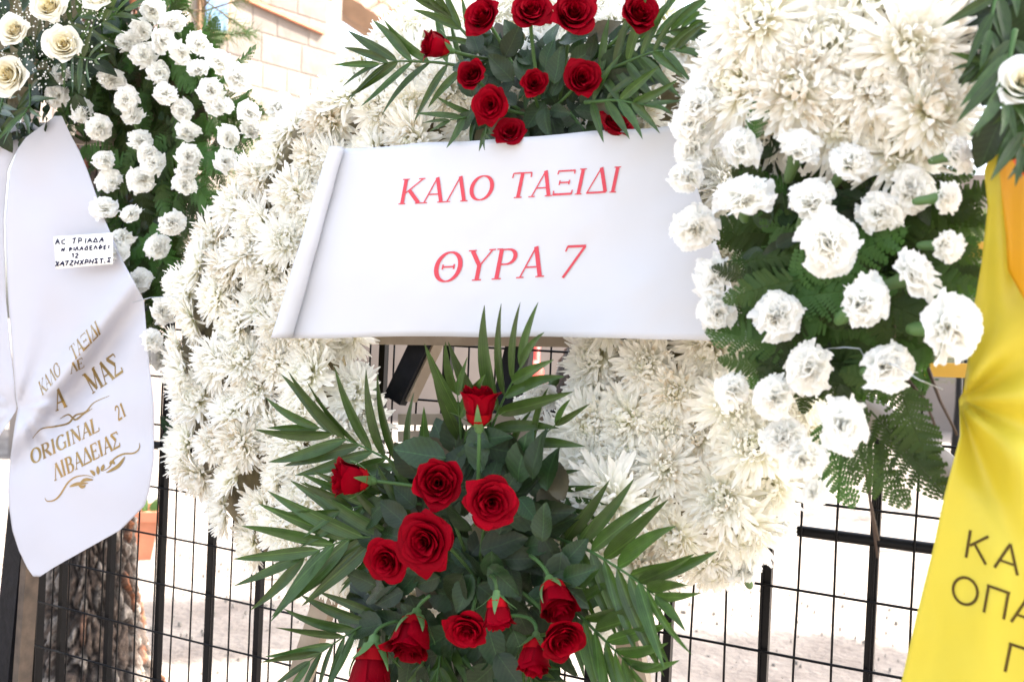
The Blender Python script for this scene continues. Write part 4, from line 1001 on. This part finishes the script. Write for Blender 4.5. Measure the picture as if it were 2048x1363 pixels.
def curve(name, pts, wfun, surf, parent, mt, lift=.0007):
    # Catmull-Rom through pixel points
    out = []; Q = [pts[0]] + list(pts) + [pts[-1]]
    for i in range(1, len(Q) - 2):
        for k in range(6):
            t = k / 6; a, b, c, d = Q[i - 1], Q[i], Q[i + 1], Q[i + 2]
            out.append(tuple(.5 * (2 * b[j] + (c[j] - a[j]) * t + (2 * a[j] - 5 * b[j] + 4 * c[j] - d[j]) * t * t + (3 * b[j] - a[j] - 3 * c[j] + d[j]) * t ** 3) for j in (0, 1)))
    out.append(pts[-1]); mb = MB(); stroke(mb, out, wfun, lambda x, y, l: surf(x, y, l), lift); return build(name, mb, mt, parent)
bell = lambda m_: (lambda t: .8 + m_ * math.sin(math.pi * t))
curve('ornament', [Z4(*p) for p in ((190, 1305), (240, 1250), (320, 1235), (400, 1215), (440, 1170), (500, 1150), (550, 1095), (640, 1055))], bell(3), surf_rib, wrib, G)
curve('ornament', [Z4(*p) for p in ((350, 1190), (400, 1165), (440, 1195), (490, 1160), (540, 1130))], bell(3), surf_rib, wrib, G, .0009)
curve('ornament', [Z7(*p) for p in ((262, 285), (275, 305), (315, 300), (350, 270), (395, 200), (440, 165), (500, 155), (545, 165))], bell(2.6), surf_rib, wrib, G)
curve('ornament', [Z7(*p) for p in ((600, 130), (640, 105), (665, 60), (720, 30), (780, 25), (812, 0), (815, -35))], bell(2.6), surf_rib, wrib, G)
for a, b, c in (((405, 222), (450, 205), (515, 200)), ((470, 195), (500, 180), (545, 180)), ((525, 125), (545, 140), (552, 158)), ((570, 100), (572, 125), (574, 150)), ((605, 90), (600, 110), (590, 130)), ((620, 140), (690, 100), (730, 45)), ((640, 90), (655, 75), (670, 90)), ((455, 205), (480, 222), (500, 212))):
    curve('ornament', [Z7(*a), Z7(*b), Z7(*c)], bell(6), surf_rib, wrib, G, .001)
# note card pinned to it
card = empty('note_card', surf_rib(168, 500, .004), 'small white handwritten card pinned on the white ribbon', 'card')
cp = [(107, 473), (226, 465), (226, 528), (112, 538)]
def card_h(px, py): return .212 + .003 * math.sin((px - 100) / 50)
def surf_card(px, py, lift): return W(px, py, card_h(px, py) + lift + .0005)
mb = MB(); mb.grid([[W(*[lerp(lerp(cp[0][k], cp[1][k], i / 10), lerp(cp[3][k], cp[2][k], i / 10), j / 5) for k in (0, 1)], card_h(lerp(107, 226, i / 10), 0)) for i in range(11)] for j in range(6)])
o = build('card_sheet', mb, M['card'], card); o.modifiers.new('t', 'SOLIDIFY').thickness = .0004
HW = { 'A': [[(0, 0), (.45, 1), (.8, 0)], [(.15, .35), (.75, .4)]], 'C': [[(.7, .9), (.1, .6), (.1, .2), (.7, 0)]], 'T': [[(0, .9), (.8, 1)], [(.45, .95), (.35, 0)]], 'P': [[(.1, 0), (.15, 1), (.6, .9), (.6, .5), (.1, .45)]],
 'I': [[(.2, 0), (.25, 1)]], 'D': [[(0, .1), (.4, 1), (.85, .1), (0, .1)]], 'N': [[(0, 0), (.05, .9), (.6, .1), (.65, 1)]], '.': [[(.1, .0), (.2, .05)]], 'F': [[(.1, .5), (.4, .85), (.75, .5), (.4, .2), (.1, .5)], [(.42, 1.1), (.38, -.1)]],
 'L': [[(0, 0), (.4, 1), (.75, 0)]], 'E': [[(.7, .95), (.15, .9), (.15, .05), (.7, .05)], [(.15, .5), (.55, .5)]], '1': [[(.1, .7), (.3, 1), (.3, 0)]], '2': [[(.05, .8), (.4, 1), (.6, .7), (.05, 0), (.7, .05)]],
 'X': [[(0, 0), (.75, 1)], [(.05, 1), (.7, 0)]], 'Z': [[(.05, 1), (.7, 1), (.05, 0), (.75, 0)]], 'H': [[(.05, 0), (.1, 1)], [(.65, 0), (.7, 1)], [(.1, .5), (.65, .5)]], 'S': [[(.7, 1), (.1, .95), (.45, .5), (.05, .05), (.75, 0)]] }
r = random.Random(2)
def hand(text, x, y, h, dx, dy):
    for ch in text:
        if ch == ' ': x += dx * .8; y += dy * .8; continue
        mb = MB()
        for k, st in enumerate(HW[ch]): 
            ps = [(x + p[0] * h * .95 + p[1] * 1.2 + r.uniform(-.9, .9), y - p[1] * h * .9 + r.uniform(-.9, .9)) for p in st]; stroke(mb, subdiv(ps, 3), 2.5, lambda a, b, l: surf_card(a, b, l), .0004 + .0001 * k)
        build('letter', mb, M['ink'], card); x += dx * (.55 if ch in 'I.1' else 1); y += dy
hand('AC TPIADA', 110, 488, 11, 12, -.5); hand('N.FILADELFEI', 122, 503, 9, 9.2, -.5); hand('12', 143, 515, 9, 13, 0); hand('XATZHXPHST.S', 110, 532, 10, 9.8, -.7)
# thin florist wire holding the ribbon to the wreath
mb = MB(); mb.tube([W(265, 605, .21), W(300, 595, .23), W(340, 592, .22), W(372, 598, .20)], .0007, 5); o = build('florist_wire', mb, M['wire']); tag(o, 'thin wire running from white ribbon to the big wreath', 'wire')

# ================================================================ RIGHT WREATH
rwz = empty('fern_carnation_wreath', W(1650, 1000, .35), 'right foreground wreath of chrysanthemums above white carnations and fern', 'wreath')
r = random.Random(55)
RP = [(1400, -60), (1960, -60), (1960, 150), (1890, 300), (1800, 340), (1640, 300), (1480, 250), (1440, 200), (1420, 100)]
slab('foam_core', [(1460, -80), (1930, -80), (1900, 150), (1850, 250), (1780, 290), (1640, 270), (1520, 220), (1460, 80)], .34, .40, M['foam'], rwz)
slab('foam_core', [(1480, 280), (1850, 280), (1870, 500), (1800, 680), (1690, 760), (1580, 720), (1500, 600), (1470, 400)], .34, .375, M['foam'], rwz)
for x, y in scatter(RP, None, 34, 0, lambda x: 98, r, [(1530, 260), (1680, 255), (1800, 300), (1590, 175), (1750, 170), (1650, 80)]):
    do = dpoly(x, y, RP); edge = max(0, 1 - do / 110); vx, vy = x - 1680, 100 - y; l = math.hypot(vx, vy) + 1
    dirv = N + E * (vx / l * edge * .8 + .1) + ZV * (vy / l * edge * .7 + .15) + Vector((r.gauss(0, .22), 0, r.gauss(0, .25)))
    put_mum(rwz, x, y, .475 - .05 * edge + r.uniform(-.01, .02), r.uniform(.104, .126), dirv, r, (2, 4, 0, 3, 5, 2)[r.randrange(6)])
FP_ = [(1470, 300), (1530, 280), (1850, 320), (1930, 420), (1900, 560), (1890, 680), (1840, 770), (1740, 800), (1640, 800), (1570, 780), (1540, 700), (1500, 620), (1490, 480)]
for x, y in scatter(FP_, None, 14, 0, lambda x: 34, r, tries=4000):
    a = math.atan2(480 - y, x - 1640) + r.gauss(0, .5)
    if r.random() < .5: a = r.choice((r.uniform(-.5, .4), r.uniform(-2.2, -.9), r.uniform(2.7, 3.6)))
    fern_at(rwz, x - math.cos(a) * 60, y + math.sin(a) * 60, lerp(.38, .46, r.random()), r.uniform(120, 200), a, r)
for i in range(70):
    x = 1420 + 460 * r.random(); y = 300 + 520 * r.random()
    if inpoly(x, y, FP_): leaf_at(rwz, x, y, lerp(.40, .47, r.random()), r.uniform(50, 90), r.uniform(0, 6.3), r)
for x, y, a, L, d in ((1650, 830, -1.35, 190, .42), (1690, 850, -1.0, 200, .43), (1740, 820, -.75, 230, .42), (1800, 760, -1.3, 210, .44), (1590, 700, 2.9, 190, .46), (1540, 740, 3.0, 110, .46), (1880, 420, .5, 130, .42), (1870, 560, .2, 130, .43), (1500, 560, 2.7, 90, .47), (1560, 560, .25, 260, .46), (1560, 600, .2, 230, .46), (1600, 560, 3.3, 160, .47), (1850, 330, .6, 120, .42), (1500, 290, 1.4, 110, .49)): fern_at(rwz, x, y, d, L, a, r)
for x0, y0, x1, y1, x2, y2 in ((1715, 870, 1735, 960, 1755, 1115), (1740, 880, 1740, 1000, 1757, 1080), (1800, 560, 1790, 650, 1780, 760), (1850, 720, 1880, 800, 1915, 870), (1600, 640, 1605, 700, 1610, 760), (1800, 740, 1850, 800, 1870, 850)):
    mb = MB(); mb.tube([W(x0, y0, .42), W(x1, y1, .425), W(x2, y2, .43)], lambda t: .0022 - .0010 * t, 6); build('stem', mb, M['twig'], rwz)
RC = [(1379, 242, 84, -.6, .3), (1386, 296, 88, -.7, .2), (1375, 353, 84, -.8, .0), (1388, 458, 96, -.5, .1), (1482, 296, 96, -.3, .5), (1597, 300, 110, 0, 1.1), (1702, 325, 100, .1, .8), (1823, 380, 98, .2, .3), (1488, 396, 110, -.2, .6), (1624, 403, 116, .05, .9), (1764, 425, 108, .2, .4), (1657, 487, 138, 0, .15), (1916, 308, 86, .9, .2), (1889, 394, 88, .9, .1), (1893, 490, 90, .7, -.1), (1445, 97, 100, -.4, .2), (1425, 170, 100, -.5, .1), (1831, 550, 122, .4, .3), (1723, 603, 136, .1, .5), (1901, 656, 142, .5, .1), (1425, 556, 92, -.5, .3), (1433, 625, 92, -.6, -.1), (1554, 633, 102, 0, .1), (1620, 738, 114, -.05, .1), (1774, 734, 120, .1, .1), (1468, 781, 90, -.4, -.1), (1550, 795, 96, -.3, .1), (1568, 874, 92, -.2, .3), (1686, 849, 112, .1, .1), (1608, 917, 92, 0, .2), (1628, 985, 60, -.1, .0), (1395, 210, 80, -.4, .3)]
for x, y, px, dx, dy in RC:
    dd = .495 + r.uniform(-.015, .02) + (.03 if px > 118 else 0) - (.04 if dx < -.3 or y > 860 else 0)
    put_carn(rwz, x, y, dd, px * .95 / ppm(x, dd), img2dir(dx + r.gauss(0, .12), dy + r.gauss(0, .12), 1), r)
mb = MB(); mb.tube([W(1655, 697, .50), W(1690, 694, .515), W(1720, 697, .515), W(1728, 712, .50), W(1790, 730, .545), W(1840, 760, .54), W(1885, 778, .48)], .0005, 5); build('florist_wire', mb, M['wire'], rwz)

# ================================================================ TOP RIGHT DARK SPRAY + YELLOW RIBBON
ds = empty('dark_leaf_spray', W(2040, 150, .5), 'dark foliage spray with a white rose in the top right corner', 'foliage')
DP = [(1990, -80), (2200, -80), (2200, 300), (2040, 320), (2000, 180), (1965, 60)]
for x, y in scatter(DP, None, 4, 0, lambda x: 34, r, tries=2500): leaf_at(ds, x, y, lerp(.46, .53, r.random()), r.uniform(80, 130), r.uniform(3.6, 5.6), r)
slab('foam_core', [(2010, -90), (2200, -90), (2200, 280), (2060, 280), (2015, 150)], .42, .46, M['foam'], ds)
palm(ds, [(2030, 60), (2015, 140), (2010, 200)], .54, .57, 130, 6, r, 35, 14, wid=1.2)
palm(ds, [(2060, 150), (2050, 230), (2046, 290)], .54, .57, 120, 5, r, 35, 14, wid=1.2)
palm(ds, [(2030, -60), (1990, 0), (1980, 60)], .52, .54, 110, 4, r, 35, 14, wid=1.3)
palm(ds, [(2000, 130), (1965, 125), (1950, 130)], .52, .53, 60, 3, r, 45, 14, wid=1.3)
palm(ds, [(2080, 280), (2060, 300), (2046, 320)], .54, .57, 80, 3, r, 35, 14, wid=1.2)
put_rose(ds, 2055, 168, .56, 110 / ppm(2050, .56), img2dir(-.25, .3, .6), r, 'white')
YR = [(255, 1995, 2160), (300, 1984, 2170), (343, 1968, 2180), (413, 1976, 2190), (520, 1964, 2190), (605, 1949, 2190), (700, 1940, 2190), (781, 1927, 2190), (798, 1918, 2190), (830, 1919, 2200), (871, 1920, 2200), (988, 1889, 2210), (1097, 1866, 2220), (1222, 1835, 2220), (1400, 1794, 2220)]
def yr_h(px, py):
    dx, dy = px - 1918, py - 798; q = math.hypot(dx, dy); a = math.atan2(dy, dx)
    h = .475 + .010 * math.sin(px / 38 + py / 210) - .03 * math.exp(-(q / 40) ** 2)
    h += (.020 * math.cos(a * 7 + .4) * math.exp(-q / 170) * min(1, q / 50))
    e = (px - 1960) - (py - 860) * .14; h += .016 * math.exp(-((px - 1995 - (py - 850) * -.02) / 26) ** 2) * max(0, min(1, (700 - py) / 200))
    h -= .018 * math.exp(-(((px - 1960) - (py - 860) * .28) / 36) ** 2) * math.exp(-((py - 950) / 130) ** 2)
    return h + .003 * nz(px / 60, py / 90)
yr = empty('yellow_ribbon', W(2040, 260, .5), 'broad yellow satin ribbon with dark Greek capitals at the right edge', 'ribbon')
o = build('ribbon_tail', rows_mesh(YR, yr_h, 40, 8), M['yellow'], yr); o.modifiers.new('t', 'SOLIDIFY').thickness = .0005
OR = [(250, 2000, 2200), (330, 1998, 2200), (400, 2004, 2200), (470, 2012, 2200), (540, 2016, 2200), (600, 2050, 2200), (650, 2110, 2200)]
o = build('ribbon_loop', rows_mesh(OR, lambda x, y: .515 + .008 * math.sin(x / 18) - .01 * max(0, (y - 500) / 200), 24, 8), M['orange'], yr); o.modifiers.new('t', 'SOLIDIFY').thickness = .0005
o = build('ribbon_loop', rows_mesh([(240, 2022, 2200), (300, 2012, 2200), (345, 2040, 2200), (380, 2080, 2200)], lambda x, y: .532 + .004 * math.sin(x / 14), 14, 6), M['redsatin'], yr); o['label'] = 'red orange end of the ribbon'
def surf_y(px, py, lift): return W(px, py, yr_h(px, py) + lift + .0006)
letters('ka', (1925, 1112), (58, 20), (9, -55), surf_y, yr, M['brownprint'], .12, .78)
letters('opa', (1897, 1199), (57, 20), (10, -56), surf_y, yr, M['brownprint'], .02, .78)
letters('pa', (2003, 1340), (62, 20), (12, -58), surf_y, yr, M['brownprint'], .1, .78)
